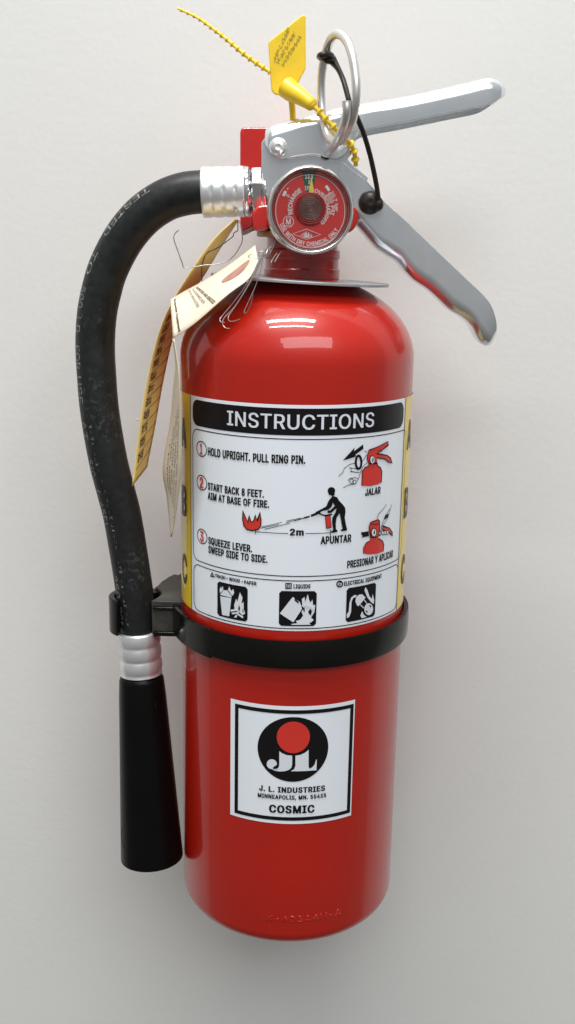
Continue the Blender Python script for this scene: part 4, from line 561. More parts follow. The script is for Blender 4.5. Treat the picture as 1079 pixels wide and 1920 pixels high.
dec('pictogram', [A([(360, 620), (385, 625), (405, 636), (425, 638), (472, 630)])], wd=.0006, layer=5)
dec('pictogram', [A([(366, 624), (320, 642)])], wd=.0010, layer=4)
dec('pictogram', [A([(312, 646), (270, 657)])], wd=.0007, layer=4)
dec('pictogram', [A(q) for q in ([(300, 650), (140, 692)], [(250, 658), (145, 680)], [(112, 690), (-30, 722)], [(170, 695), (-10, 740)], [(290, 655), (200, 680)], [(90, 706), (-40, 732)])], wd=.00025, layer=2)
# flame
fl = [(456, 972), (457, 957), (461, 968), (466, 978), (468.5, 966), (472, 978), (477, 976), (480, 965), (483, 976), (489, 960), (490.5, 974), (490, 985), (485, 992), (474, 994.5), (464, 992), (458.5, 985)]
dec('pictogram', [fl], 'ink_red', 2); dec('pictogram', [fl], 'ink', 3, .00045, True)
dec('dimension_line', [[(479.5, 996.5), (510, 998.7), (541, 1000)], [(573, 1000), (600, 999.5), (619.5, 998.5)], [(479.5, 992), (479.5, 1001)], [(619.5, 993), (619.5, 1006)]], wd=.00028, layer=2)
# pull the ring
dec('arrow', [A([(550, 243), (634, 150), (630, 176), (695, 127), (698, 158), (640, 200), (645, 214)])], layer=2)
dec('pictogram', [A([(685, 425), (688, 320), (706, 294), (735, 282), (737, 264), (795, 262), (799, 280), (820, 296), (829, 322), (826, 402), (800, 416), (745, 428)])], 'ink_red', 2)
dec('pictogram', [A([(685, 425), (688, 320), (706, 294), (735, 282), (737, 264)]), A([(795, 262), (799, 280), (820, 296), (829, 322), (826, 402)])], wd=.0004, layer=3)
dec('pictogram', [A([(725, 200), (735, 168), (800, 143), (872, 105), (874, 130), (822, 172), (790, 192), (865, 205), (890, 225), (901, 262), (880, 256), (850, 232), (790, 222), (792, 262), (735, 266), (722, 230)])], 'ink_red', 3)
dec('pictogram', [A([(725, 200), (735, 168), (800, 143), (872, 105), (874, 130), (822, 172), (790, 192), (865, 205), (890, 225), (901, 262), (880, 256), (850, 232), (790, 222), (792, 262), (735, 266), (722, 230)])], wd=.0004, layer=4, closed=True)
dec('pictogram', [A(ell(757, 237, 20, 31, 24))], 'ink', 5); dec('pictogram', [A(ell(757, 237, 15, 26, 24))], 'ink_white', 6); dec('pictogram', [A([(762, 215), (752, 240), (757, 252), (764, 240)])], 'ink', 7)
dec('pictogram', [A(ell(663, 256, 20, 47, 24))], wd=.0011, closed=True, layer=2)
dec('pictogram', [A(q) for q in ([(520, 356), (548, 330), (560, 300), (600, 270), (640, 262)], [(595, 295), (630, 300), (660, 306)], [(610, 300), (606, 322), (640, 328), (668, 330)], [(552, 440), (590, 420), (640, 412), (662, 372), (672, 338), (690, 290)], [(585, 390), (600, 372), (640, 366), (655, 376)], ell(612, 392, 14, 16, 14), ell(632, 398, 12, 14, 14), [(690, 290), (722, 258)], [(684, 255), (722, 200)], [(705, 172), (722, 184)], [(800, 172), (830, 178)], [(822, 160), (806, 186)])], wd=.00026, layer=3)
# squeeze
dec('pictogram', [A([(697, 915), (698, 872), (716, 838), (745, 822), (745, 795), (803, 790), (806, 806), (835, 825), (843, 850), (840, 900), (800, 916), (740, 922)])], 'ink_red', 2)
dec('pictogram', [A([(697, 915), (698, 872), (716, 838), (745, 822)]), A([(806, 806), (835, 825), (843, 850), (840, 900)])], wd=.0004, layer=3)
dec('pictogram', [A([(735, 722), (746, 690), (800, 668), (811, 680), (813, 785), (780, 798), (745, 797)])], 'ink_red', 3)
dec('pictogram', [A([(735, 722), (746, 690), (800, 668), (811, 680), (813, 785), (780, 798), (745, 797)])], wd=.0004, layer=4, closed=True)
dec('pictogram', [A([(680, 762), (735, 754), (737, 790), (683, 800), (694, 788), (684, 780)])], 'ink', 2)
dec('pictogram', [A(ell(768, 762, 22, 33, 24))], 'ink', 5); dec('pictogram', [A(ell(768, 762, 16, 27, 24))], 'ink_white', 6); dec('pictogram', [A([(772, 740), (763, 765), (768, 776), (774, 765)])], 'ink', 7)
dec('pictogram', [A([(832, 716), (885, 732), (905, 765), (906, 786), (880, 762), (832, 742)])], 'ink_red', 2); dec('pictogram', [A([(832, 716), (885, 732), (905, 765), (906, 786), (880, 762), (832, 742)])], wd=.0004, closed=True, layer=3)
dec('pictogram', [A([(853, 640), (880, 626), (872, 655), (848, 672)])], 'ink', 2)
dec('pictogram', [A(q) for q in ([(795, 662), (804, 632), (835, 600), (862, 560)], [(900, 562), (882, 620), (872, 655), (835, 715)], [(888, 590), (850, 650), (826, 716), (822, 760)])], wd=.00028, layer=3)
for cx in (812, 832, 850, 866):
    dec('pictogram', [A(ell(cx, 766-(cx-812)*.08, 9, 15, 14))], 'ink_white', 4); dec('pictogram', [A(ell(cx, 766-(cx-812)*.08, 9, 15, 14))], wd=.00026, closed=True, layer=5)
dec('pictogram', [A([(745, 705), (765, 700), (780, 705), (805, 698)])], wd=.0003, layer=5)
# class pictograms
def B1(pts): return A(pts, 350, 1050, 5.138)
def B2(pts): return A(pts, 500, 1050, 4.15)
def cham(x0, x1, yt, yb, c=.0011):
    xm = (x0+x1)/2; u0, u1 = hit(x0, (yt+yb)/2)[0], hit(x1, (yt+yb)/2)[0]; v1, v0 = hit(xm, yt)[1], hit(xm, yb)[1]
    return poly_tris([(u0+c, v0), (u1-c, v0), (u1, v0+c), (u1, v1-c), (u1-c, v1), (u0+c, v1), (u0, v1-c), (u0, v0+c)])
for a in ((408.6, 465.2, 1095.8, 1160.5), (523.6, 593.5, 1108.3, 1173.8), (649.2, 703.6, 1098.3, 1161.5)):
    printmesh('pictogram', cham(*a), on_cyl(1), M['ink'], IL, .003)
wh = lambda L: dec('pictogram', L, 'ink_white', 3)
wh([B1([(330, 333), (364, 288), (400, 290), (441, 346), (440, 360)])]); wh([B1([(332, 346), (438, 364), (418, 540), (350, 526)])])
wh([B1([(330, 315), (327, 280), (340, 250), (345, 275), (358, 248), (362, 282), (345, 305)]), B1([(405, 285), (420, 250), (428, 278), (440, 295), (456, 275), (466, 310), (455, 338), (442, 338), (420, 305)])])
wh([B1([(465, 430), (485, 370), (496, 400), (520, 308), (545, 360), (535, 420), (555, 400), (556, 470), (570, 510), (545, 530), (520, 505), (470, 480)])])
dec('pictogram', [B1([(505, 460), (515, 430), (522, 460), (518, 485), (508, 485)]), B1([(545, 485), (550, 460), (556, 490), (550, 505)])], 'ink', 4)
wh([B1([(430, 475), (495, 470), (497, 485), (432, 495)]), B1([(440, 505), (505, 498), (508, 512), (445, 520)]), B1([(490, 518), (505, 510), (556, 545), (545, 558)]), B1([(462, 550), (485, 522), (495, 530), (488, 552)])])
wh([B2([(105, 413), (205, 285), (260, 325), (276, 378), (209, 482)])])
wh([B2([(190, 496), (240, 488), (228, 472), (262, 462), (285, 430), (272, 400), (290, 375), (278, 345), (275, 300), (296, 285), (300, 325), (321, 262), (330, 305), (342, 330), (356, 305), (362, 350), (378, 345), (372, 400), (358, 425), (345, 445), (366, 462), (352, 478), (330, 488), (345, 500), (200, 502)])])
dec('pictogram', [B2([(285, 380), (294, 360), (298, 392), (290, 402)]), B2([(322, 400), (340, 375), (352, 395), (345, 425), (334, 420)])], 'ink', 4)
dec('pictogram', [B2([(222, 296), (252, 322), (248, 335), (216, 308)])], 'ink', 4)
dec('pictogram', [B2([(272, 352), (310, 350), (345, 362), (366, 382)])], 'ink_white', 5, .0006)
wh([B2([(622, 450), (620, 420), (636, 400), (642, 330), (655, 290), (680, 270), (700, 272), (692, 286), (672, 292), (658, 320), (654, 400), (640, 440)])])
wh([B2([(688, 320), (692, 290), (715, 268), (740, 264), (766, 290), (740, 322), (710, 358), (700, 350)])])
wh([B2(ell(790, 380, 34, 46, 26))]); dec('pictogram', [B2([(795, 350), (808, 362)]), B2([(768, 392), (780, 404)])], 'ink', 4, .0005)
dec('pictogram', [B2([(752, 305), (776, 335)]), B2([(725, 345), (752, 372)])], 'ink_white', 3, .0004)
wh([B2([(757, 235), (765, 208), (780, 230), (796, 280), (815, 300), (820, 262), (833, 310), (828, 340), (812, 330), (780, 290)]), B2([(726, 430), (740, 395), (752, 425), (776, 440), (735, 450)])])
# class symbols
dec('class_symbol', [B1([(236, 153), (252, 117), (274, 162)])], wd=.0004, closed=True, layer=2); dec('class_symbol', [B1([(246, 152), (254, 135), (263, 155)])], wd=.00025, closed=True, layer=2)
dec('class_symbol', [B2([(151, 181), (193, 181), (193, 219), (151, 219)])], wd=.00045, closed=True, layer=2)
ctext('B', (538.6, 1101.7), (544.3, 1101.7), (538.6, 1095), IL, 'ink', 'R')
dec('class_symbol', [B2(ell(568, 185, 22, 22, 24))], wd=.0006, closed=True, layer=2); ctext('C', (634.6, 1097.3), (639, 1097), (634.6, 1091), IL)
for x, y in ((427, 1084.3), (455.2, 1090.2)): dec('bullet', [ell(x, y, 1.2, 1.4, 12)], layer=2)

# ---- maker's label
mt, mb = -.1945+CZ, -.2532+CZ; s0, s1 = -.5248*R, .5781*R
ML = printmesh('maker_label', rect(s0, mb, s1, mt), on_cyl(0), M['white'], EX, .002, 'square white label with a black border and round black emblem'); ORG[ML.name] = ORG[EX.name]
u0, u1 = hit(441, 1430)[0], hit(659.4, 1430)[0]; v1, v0 = zc(1331.4, 550), zc(1538.5, 550); t_ = zc(1331.4, 550)-zc(1338.4, 550)
Q = rect(u0, v0, u1, v0+t_)+rect(u0, v1-t_, u1, v1)+rect(u0, v0+t_, u0+t_, v1-t_)+rect(u1-t_, v0+t_, u1, v1-t_)
printmesh('border_line', Q, on_cyl(1), M['ink'], ML, .002)
uc, vc = hit(550, 1404.5); ru = (hit(616, 1404)[0]-hit(484, 1404)[0])/2; va, vb = zc(1344, 550), zc(1465.5, 550)
printmesh('emblem', poly_tris(ell(uc, (va+vb)/2, ru, (va-vb)/2, 64)), on_cyl(1), M['ink'], ML, .002)
ru = (hit(581.3, 1382)[0]-hit(519.5, 1382)[0])/2; va, vb = zc(1352.3, 550), zc(1411.5, 550)
printmesh('emblem', poly_tris(ell(uc, (va+vb)/2, ru, (va-vb)/2, 48)), on_cyl(2), M['ink_red'], ML, .002)
def Lg(p): return A(p, 400, 1280, 3.597)
dec('emblem', [Lg([(447, 459), (466, 474), (495, 486), (533, 490), (533, 548), (528, 570), (514, 584), (490, 593), (455, 597), (418, 592), (390, 578), (374, 562), (390, 566), (412, 579), (432, 578), (444, 566), (447, 545)]),
               Lg([(555, 490), (590, 484), (620, 470), (643, 450), (643, 565), (650, 578), (668, 568), (684, 548), (694, 515), (698, 515), (696, 588), (600, 594), (523, 595), (545, 582), (555, 560)])], 'ink_white', 2, parent=ML)
dec('emblem', [Lg(ell(397, 546, 34, 33, 28))], 'ink_white', 3, parent=ML)
dec('emblem', [Lg([(418, 558), (434, 548), (436, 566), (424, 576), (408, 576), (402, 570)])], 'ink', 4, parent=ML)
for s_, xa, xb, ya, yb in (('J. L. INDUSTRIES', 486.5, 609.3, 1485.6, 1476), ('MINNEAPOLIS, MN. 55435', 484, 611.5, 1498.3, 1491.2), ('COSMIC', 505, 589.8, 1524, 1510.4)):
    T, wd = word(s_, 'C', .02); a0, a1 = hit(xa, ya)[0], hit(xb, ya)[0]; z0, z1 = zc(ya, 548), zc(yb, 548)
    printmesh('lettering', [[(a0+a*(a1-a0)/wd, z0+b*(z1-z0)) for a, b in t] for t in T], on_cyl(2), M['ink'], ML, .004)

# ---- metal levers (bent sheet channels)
def channel(name, pairs, yn, yf, rc, mat_, thick=.0013, parent=None, na=5, tri=None):
    """pairs: (open edge pixel, closed edge pixel, width factor); a U section joins the near and far flanges"""
    pa = catmull([(a[0], a[1], b[0], b[1], w_) for a, b, w_ in pairs], 5); V, F = [], []; K = 2*na+4; ym = (yn+yf)/2
    for q in pa:
        w_ = q[4]; y0 = ym+(yn-ym)*w_; y1 = ym+(yf-ym)*w_
        Aa, Bb = P(q[0], q[1], yn), P(q[2], q[3], yn); Aa.y = y0; Bb.y = y0; d = Bb-Aa; l = d.length; d = d/l; r = min(rc, l*.6, (y1-y0)*.45)
        yv = Vector((0, 1, 0)); V.append(Aa)
        for k_ in range(na+1):
            t = math.pi/2*k_/na; V.append(Bb-d*r+d*r*math.sin(t)+yv*(r-r*math.cos(t)))
        for k_ in range(na+1):
            t = math.pi/2*(1-k_/na); V.append(Bb+yv*(y1-y0)-d*r+d*r*math.sin(t)-yv*(r-r*math.cos(t)))
        V.append(Aa+yv*(y1-y0))
    for i in range(len(pa)-1):
        for k_ in range(K-1): F.append((i*K+k_, i*K+k_+1, (i+1)*K+k_+1, (i+1)*K+k_))
    F.append(tuple((len(pa)-1)*K+k_ for k_ in range(K)))
    o = obj(name, V, F, mat_, parent, True); fix(o); sharp(o, 60); mods(o, solid=thick, bevel=.00035, seg=2, off=0); wn = o.modifiers.new('w', 'WEIGHTED_NORMAL'); wn.keep_sharp = True; wn.weight = 100; return o
squeeze = channel('squeeze_lever', [((498, 266), (499, 243), .8), ((506, 282), (508, 237), 1), ((518, 294), (522, 232), 1), ((533, 298), (545, 226), 1), ((560, 292), (572, 218), 1), ((592, 290), (600, 212), 1), ((615, 296), (622, 205), 1), ((638, 296), (640, 201), 1), ((655, 280), (655, 199), 1), ((668, 258), (670, 196), 1), ((687, 244), (700, 191), 1.02), ((763, 229), (765, 180), 1.04), ((865, 208), (860, 159), 1.04), ((905, 200), (903, 148), 1), ((922, 194), (924, 145), .96), ((938, 184), (941, 149), .84), ((949, 176), (951, 158), .62)], -.0150, .0110, .0050, M['alu'], parent=EX)
carry = channel('carry_handle', [((640, 302), (622, 390), 1), ((664, 322), (648, 402), 1), ((686, 338), (672, 420), 1), ((700, 353), (690, 440), 1), ((722, 379), (708, 461), 1), ((745, 400), (728, 475), 1), ((765, 418), (748, 488), 1), ((783, 436), (764, 507), 1), ((800, 452), (781, 524), 1), ((825, 476), (806, 541), 1), ((848, 498), (827, 560), 1), ((868, 517), (848, 580), 1), ((886, 534), (873, 595), 1), ((904, 551), (890, 612), 1), ((920, 571), (899, 630), .98), ((930, 598), (907, 642), .9), ((932, 620), (916, 648), .75), ((929, 636), (923, 647), .5)], -.0135, .0095, .0055, M['alu'], parent=EX)
# raised lug on the top of the lower handle and the side plate that clasps the valve
prism('handle_lug', [P(x, y, -.0128) for x, y in ((646, 300), (652, 300), (690, 333), (690, 338), (686, 341), (646, 310))], (0, .0035, 0), M['alu'], EX, .0003)
side = [(491, 266), (498, 258), (640, 268), (662, 285), (652, 298), (688, 340), (686, 402), (640, 432), (560, 440), (512, 428), (497, 352), (491, 322)]
prism('valve_side_plate', [P(x, y, -.0127) for x, y in side], (0, .0016, 0), M['alu'], EX, .0004)
prism('valve_side_plate', [P(x, y, -.0127)+Vector((0, .0205, 0)) for x, y in side[:3]+[(652, 298), (686, 345), (680, 395), (560, 425), (512, 410), (497, 352), (491, 322)]], (0, .0016, 0), M['alu'], EX, .0004)
lathe('valve_body', rprof([(0, -.004), (.0115, -.004), (.0115, .030), (.009, .034), (0, .034)], .001), P(565, 400, 0)+Vector((0, 0, -.002)), (0, 0, 1), M['chrome'], EX, 48)
prism('valve_stem', [P(x, y, -.004) for x, y in ((556, 290), (592, 290), (586, 320), (562, 320))], (0, .008, 0), M['alu'], EX, .0004)
c = P(522, 276, -.0152)
lathe('rivet', [(0.0040, 0), (.0038, -.0008), (.0034, -.0016), (.0026, -.0022), (.0014, -.0026), (.0006, -.0023), (0, -.0023)], c, (0, 1, 0), M['ferrule'], EX, 24)
c = P(612, 286, -.0153)
obj('pin_hole', *tube_geo([c+Vector((math.cos(t)*.0024, 0, math.sin(t)*.0024)) for t in [2*math.pi*k_/24 for k_ in range(24)]], .00035, 8, True), M['ink'], EX)

# ---- pressure gauge
gax = Vector((math.sin(math.radians(7)), -math.cos(math.radians(7)), math.sin(math.radians(1.5)))).normalized()
gc = P(583, 394.5, -.0355); k5 = depth(gc)/FOC
gx = Vector((0, 0, 1)).cross(-gax)*-1
gx = (Vector((1, 0, 0))-gax*gax.x).normalized(); gz = gx.cross(gax)*-1
if gz.z < 0: gz = -gz
PG = lathe('pressure_gauge', rprof([(0.0, -.020), (.0075, -.020), (.0075, -.0125), (.0165, -.0120), (80.5*k5, -.0075), (81.5*k5, -.002), (81*k5, .0012), (76*k5, .0028), (71.5*k5, .0012), (70.5*k5, -.0012), (0, -.0012)], .0012, 5), gc, gax, M['bezel'], EX, 96)
def face(layer): return lambda x, y: gc+gx*x+gz*y+gax*(-.0011+.00010*layer)
zx = lambda x: (x-526)/5.138*k5
zy = lambda y: -(y-540)/5.138*k5*1.0
printmesh('dial', poly_tris(ell(0, 0, 70*k5, 70*k5, 72)), face(0), M['dial_red'], PG)
gp = lambda L: [(zx(x), zy(y)) for x, y in L]
printmesh('dial', poly_tris(gp([(432, 150), (470, 141), (545, 141), (586, 150), (545, 375), (475, 365)])), face(1), M['dial_green'], PG, label='green wedge of the pressure dial')
def arc_text(s_, cx, cy, r, a0, a1, cap, inward=False, wt='B', layer=2):
    """a0..a1 clockwise degrees from the top; inward: letters' tops towards the centre"""
    T, wd = word(s_, wt, .02); o = []
    for t in T:
        q = []
        for a, b in t:
            an = math.radians(a0+(a1-a0)*a/wd); rr = r-b*cap if inward else r+b*cap
            q.append((zx(cx+rr*math.sin(an)), zy(cy-rr*math.cos(an))))
        o.append(q)
    printmesh('lettering', o, face(layer), M['dial_white'], PG)
arc_text('RECHARGE', 524, 523, 176, 253, 331, 40)
arc_text('OVERCHARGED', 524, 523, 158, 13, 141, 34)
arc_text('300 PSI', 524, 523, 200, 48, 104, 38)
arc_text('20.7 bar', 524, 523, 246, 51, 94, 28)
arc_text('0', 524, 523, 230, 295, 300, 34)
arc_text('USE WITH DRY CHEMICAL ONLY', 526, 545, 325, 246, 121, 38, True)
for s_, x, y, h_, w_ in (('13.5', 468, 246, 34, 78), ('195', 468, 352, 38, 56)):
    T, wd = word(s_, 'B'); printmesh('lettering', [[(zx(x+a*w_/wd), zy(y-b*h_)) for a, b in t] for t in T], face(2), M['dial_white'], PG)
printmesh('dial_mark', stroke_tris(gp(ell(526, 545, 337, 337, 72)), 5/5.138*k5, True), face(2), M['dial_white'], PG)
printmesh('dial_mark', poly_tris(gp([(248, 405), (272, 360), (296, 372), (272, 418)]))+poly_tris(gp([(295, 350), (302, 334), (310, 338), (303, 354)]))+poly_tris(gp([(660, 315), (682, 298), (716, 342), (696, 360)]))+poly_tris(gp([(503, 258), (512, 258), (512, 296), (503, 296)])), face(2), M['dial_white'], PG)
printmesh('dial_mark', stroke_tris(gp(ell(314, 648, 50, 52, 32)), 6/5.138*k5, True), face(2), M['dial_white'], PG)
T, wd = word('M', 'B'); printmesh('lettering', [[(zx(291+a*46/wd), zy(672-b*48)) for a, b in t] for t in T], face(2), M['dial_white'], PG)
printmesh('dial_mark', rect(zx(292), zy(686), zx(338), zy(681))+rect(zx(292), zy(616), zx(338), zy(611)), face(2), M['dial_white'], PG)
printmesh('dial_mark', stroke_tris(gp([(357, 760), (492, 714), (632, 762), (495, 810)]), 5/5.138*k5, True), face(2), M['dial_white'], PG)
fls = []
for i in range(-4, 5):
    bx = 495+i*5; tx = 495+i*13+random.uniform(-4, 4); ty = 730+abs(i)*7+random.uniform(-4, 6); fls += poly_tris(gp([(bx-4, 795), (tx-5, ty+20), (tx, ty), (tx+4, ty+22), (bx+4, 795)]))
printmesh('dial_mark', fls, face(2), M['dial_white'], PG)
nv = [gc+gx*zx(a)+gz*zy(b)+gax*h_ for h_ in (-.0006, -.0004) for a, b in ((505, 362), (527, 222), (556, 362), (530, 520))]
obj('needle', nv, [(0, 1, 2, 3), (7, 6, 5, 4), (0, 4, 5, 1), (1, 5, 6, 2), (2, 6, 7, 3), (3, 7, 4, 0)], M['needle'], PG, False)
pr = []
for i in range(89):
    u = i/88; pr.append(((150-150*u)/5.138*k5, -.0002+.0012*math.sqrt(u)+.00030*math.sin(2*math.pi*u*7)))
cr_ = next(i for i, (r, h_) in enumerate(pr) if r < 112/5.138*k5)
lathe('lens_boss', pr[:cr_+1]+[(pr[cr_][0]*.98, -.0008)], gc+gx*zx(524)+gz*zy(523), gax, M['boss_red'], PG, 64, ang=80)
lathe('lens_boss', [(pr[cr_][0], -.0008)]+pr[cr_:], gc+gx*zx(524)+gz*zy(523), gax, M['boss'], PG, 64, ang=80)
lathe('lens', [(70.6*k5, .0002), (50*k5, .0010), (31*k5, .0012)], gc, gax, M['lens'], PG, 64, ang=80)

# ---- hose coupling
cA, cB = P(380, 361, -.004), P(497, 358, -.004); cax = (cB-cA).normalized(); kk = depth(cA)/FOC
LN = (cB-cA).length
def crimp(n_, amp, a0, a1):
    def f(r, h, th, i):
        if a0 < h < a1:
            u = (h-a0)/(a1-a0)*3; return r*(1-amp*max(0, math.sin(u*2*math.pi-1.2))**4*(.15+.85*abs(math.cos(th*n_/2))**4))
        return r
    return f
L1 = 76*kk
lathe('ferrule', [(38*kk, 0), (45*kk, .0)]+[(46*kk, L1*i/30) for i in range(1, 31)]+[(46*kk, L1+2*kk), (43*kk, L1+5*kk), (30*kk, L1+5*kk)], cA, cax, M['ferrule'], EX, 64, crimp(8, .06, .12*L1, 1.0*L1), ang=50)
lathe('coupling_collar', rprof([(0, 0), (40*kk, 0), (45*kk, 2*kk), (46*kk, 6*kk), (45*kk, 11*kk), (40*kk, 14*kk), (0, 14*kk)], .0004), cA+cax*(78*kk), cax, M['chrome'], EX, 64)
o = lathe('coupling_nut', [(0, 0), (39*kk, 0), (43*kk, 3*kk), (43*kk, 21*kk), (39*kk, 24*kk), (0, 24*kk)], cA+cax*(92*kk), cax, M['chrome'], EX, 6, ang=20, ref=Vector((0, -1, .28)))
for p_ in o.data.polygons: p_.use_smooth = False
mods(o, bevel=.0004)
lathe('coupling_collar', rprof([(0, 0), (40*kk, 0), (40*kk, 6*kk), (0, 9*kk)], .0006), cA+cax*(115*kk), cax, M['chrome'], EX, 48)

# ---- hose
hz = [(392, 361, -.004), (378, 360, -.004), (345, 364, -.0035), (308, 377, -.003), (268, 405, -.002), (233, 447, -.001), (205, 500, 0), (191, 545, 0), (182, 592, 0), (179, 648, 0), (182, 710, -.001), (188, 775, -.002), (203, 862, -.003), (219, 925, -.003), (231, 974, -.003), (248, 1078, -.003), (256, 1140, -.003), (260, 1195, -.003)]
hpts = [P(*q) for q in hz]; hr = [.0093]*3+[.0091]*(len(hz)-3); hr[-1] = .0088
hose = tube('hose', hpts, hr, M['rubber'], EX, 32, sm=10); ORG[hose.name] = ORG[EX.name]
hc = [Vector(v) for v in catmull([tuple(v) for v in hpts], 10)]
hs = [0]
for i in range(1, len(hc)): hs.append(hs[-1]+(hc[i]-hc[i-1]).length)
def s_at(px, py):
    best = min(range(len(hc)), key=lambda i: (hc[i]-P(px, py, hc[i].y)).length); return hs[best]
def on_hose(th0):
    def f(s_, t):
        i = min(max(int(np.searchsorted(hs, s_)), 1), len(hc)-1); a = (s_-hs[i-1])/(hs[i]-hs[i-1]); c_ = hc[i-1].lerp(hc[i], a)
        T0 = (hc[i]-hc[max(i-2, 0)]).normalized(); T1 = (hc[min(i+1, len(hc)-1)]-hc[i-1]).normalized(); T = T0.lerp(T1, a).normalized()
        e1 = Vector((0, -1, 0)); e1 = (e1-T*e1.dot(T)).normalized(); e2 = T.cross(e1); r = .0091+.00010+(.0002 if s_ < .02 else 0); th = th0-t/r
        return c_+(e1*math.cos(th)+e2*math.sin(th))*r
    return f
for s_, a, b in (('TESTED', (300, 381), (226, 458)), ('TO', (211, 486), (197, 522)), ('500', (191, 546), (184, 582)), ('LB.', (182, 598), (180, 632)), ('FOR', (179, 650), (179.5, 690)), ('USE', (181, 705), (186, 755)), ('AT', (189, 780), (194, 815)), ('-54C', (199, 842), (208, 885)), ('(-65F)', (214, 905), (230, 972)), ('250', (245.5, 1070), (253.5, 1112)), ('PSI', (255.5, 1128), (259, 1165))):
    sa, sb = s_at(*a), s_at(*b); T, wd = word(s_, 'R')
    printmesh('lettering', [[(sa+x*(sb-sa)/wd, y*.0036) for x, y in t] for t in T], on_hose(math.radians(62)), M['hose_ink'], hose, .003)
# faint broken second line of print
T, wd = word('I-II -II- I-I I--I II-I- I-II -I- II I-I', 'R'); sa, sb = s_at(190, 790), s_at(259, 1165)
printmesh('lettering', [[(sa+x*(sb-sa)/wd, y*.0014) for x, y in t] for t in T if random.random() < .45], on_hose(math.radians(28)), M['hose_ink'], hose, .003)

# ---- lower ferrule and nozzle
fa, fb = P(260.5, 1182, -.003), P(266, 1262, -.004); fx = (fb-fa).normalized(); k6 = depth(fa)/FOC; L2 = (fb-fa).length
def bulge(r, h, th, i):
    u = h/L2*3.2; b = abs(math.sin(math.pi*u))**.7
    return r*(.955+.045*b+.018*b*abs(math.cos(4*th))-.012)
lathe('ferrule', [(34*k6, 0), (39*k6, .0)]+[(40*k6, L2*i/40) for i in range(1, 41)]+[(34*k6, L2)], fa, fx, M['ferrule'], EX, 64, bulge, ang=60)
na_, nb_ = P(265.5, 1264, -.004), P(285.5, 1606, -.011); nx = (nb_-na_).normalized(); NL = (nb_-na_).length; k7 = depth(na_)/FOC; k8 = depth(nb_)/FOC
NZ = lathe('nozzle', rprof([(0, -2*k7), (34*k7, -2*k7), (41.5*k7, 6*k7), (44*k7, 40*k7), (58*k8, NL), (54*k8, NL+.0004), (50*k8, NL-.012), (0, NL-.02)], .0018, 5), na_, nx, M['plastic'], EX, 72)
ORG[NZ.name] = ORG[EX.name]
def noz(th):
    a = Vector((0, -1, 0)); a = (a-nx*a.dot(nx)).normalized(); b = nx.cross(a); o = []
    for i in range(20):
        h = .012+(NL-.016)*i/19; r = 44*k7+(58*k8-44*k7)*(h-40*k7)/(NL-40*k7); t = math.radians(th); o.append(na_+nx*h+(a*math.cos(t)+b*math.sin(t))*(r+.00002))
    return o
obj('mould_seam', *tube_geo(noz(-40), .00016, 6), M['plastic'], NZ)

a_ = Vector((0, -1, 0)); a_ = (a_-nx*a_.dot(nx)).normalized(); b_ = nx.cross(a_)
obj('mould_mark', *tube_geo([na_+nx*(NL-.016+.006*math.sin(t))+(a_*math.cos(math.radians(48)+.28*math.cos(t))+b_*math.sin(math.radians(48)+.28*math.cos(t)))*(44*k7+(58*k8-44*k7)*(NL-.016+.006*math.sin(t)-40*k7)/(NL-40*k7)) for t in [2*math.pi*k_/32 for k_ in range(32)]], .00014, 6, True), M['plastic'], NZ)
# ---- ring pin with tether
rl = [(634, 64), (650, 76), (661, 105), (667.5, 150), (667.5, 190), (660, 228), (644, 258), (630, 266), (616, 256), (607, 226), (603, 190), (603, 150), (609, 108), (620, 75)]
def ry(x): return -.034-.016*(x-635)/33
RP = tube('ring_pin', [P(x, y, ry(x)) for x, y in rl], .00178, M['wire'], EX, 16, True, 8); ORG[RP.name] = ORG[EX.name]
tube('pin_shank', [P(650, 190, -.050), P(650, 212, -.050), P(644, 238, -.046), P(634, 262, -.038), P(622, 279, -.026), P(615, 285, -.014), P(612, 288, 0), P(612, 288, .014)], .00178, M['wire'], RP, 16, sm=8)
TE = tube('pin_tether', [P(604, 108, -.020), P(600, 106, -.026), P(604, 103, -.032), P(617, 103, -.030), P(623, 112, -.026), P(634, 128, -.030), P(644, 150, -.036), P(652, 178, -.040), P(657, 196, -.041), P(668, 216, -.036), P(682, 250, -.030), P(694, 290, -.026), P(703, 330, -.023), P(708, 358, -.020), P(710, 380, -.018)], [.0014, .0014, .0013, .0014, .0019, .0012, .0011, .0011, .0011, .0011, .0011, .0011, .0011, .0011, .0012], M['tether'], EX, 10); ORG[TE.name] = ORG[EX.name]
tube('tether_knot', [P(602, 104, -.024), P(612, 113, -.029), P(622, 114, -.028), P(622, 104, -.024), P(612, 101, -.019)], .0012, M['tether'], TE, 8, True)
pc = P(694, 380, -.0135)
lathe('tether_plug', [(.0, 0), (.0050, 0), (.0051, -.0012), (.0047, -.0028), (.0036, -.0043), (.0020, -.0052), (.0010, -.0052), (0, -.0049)], pc, (0, 1, 0), M['tether'], TE, 40)
tube('tether_anchor', [P(710, 372, -.018), P(710, 385, -.0175), P(702, 394, -.016)], [.0014, .0022, .001], M['tether'], TE, 10)

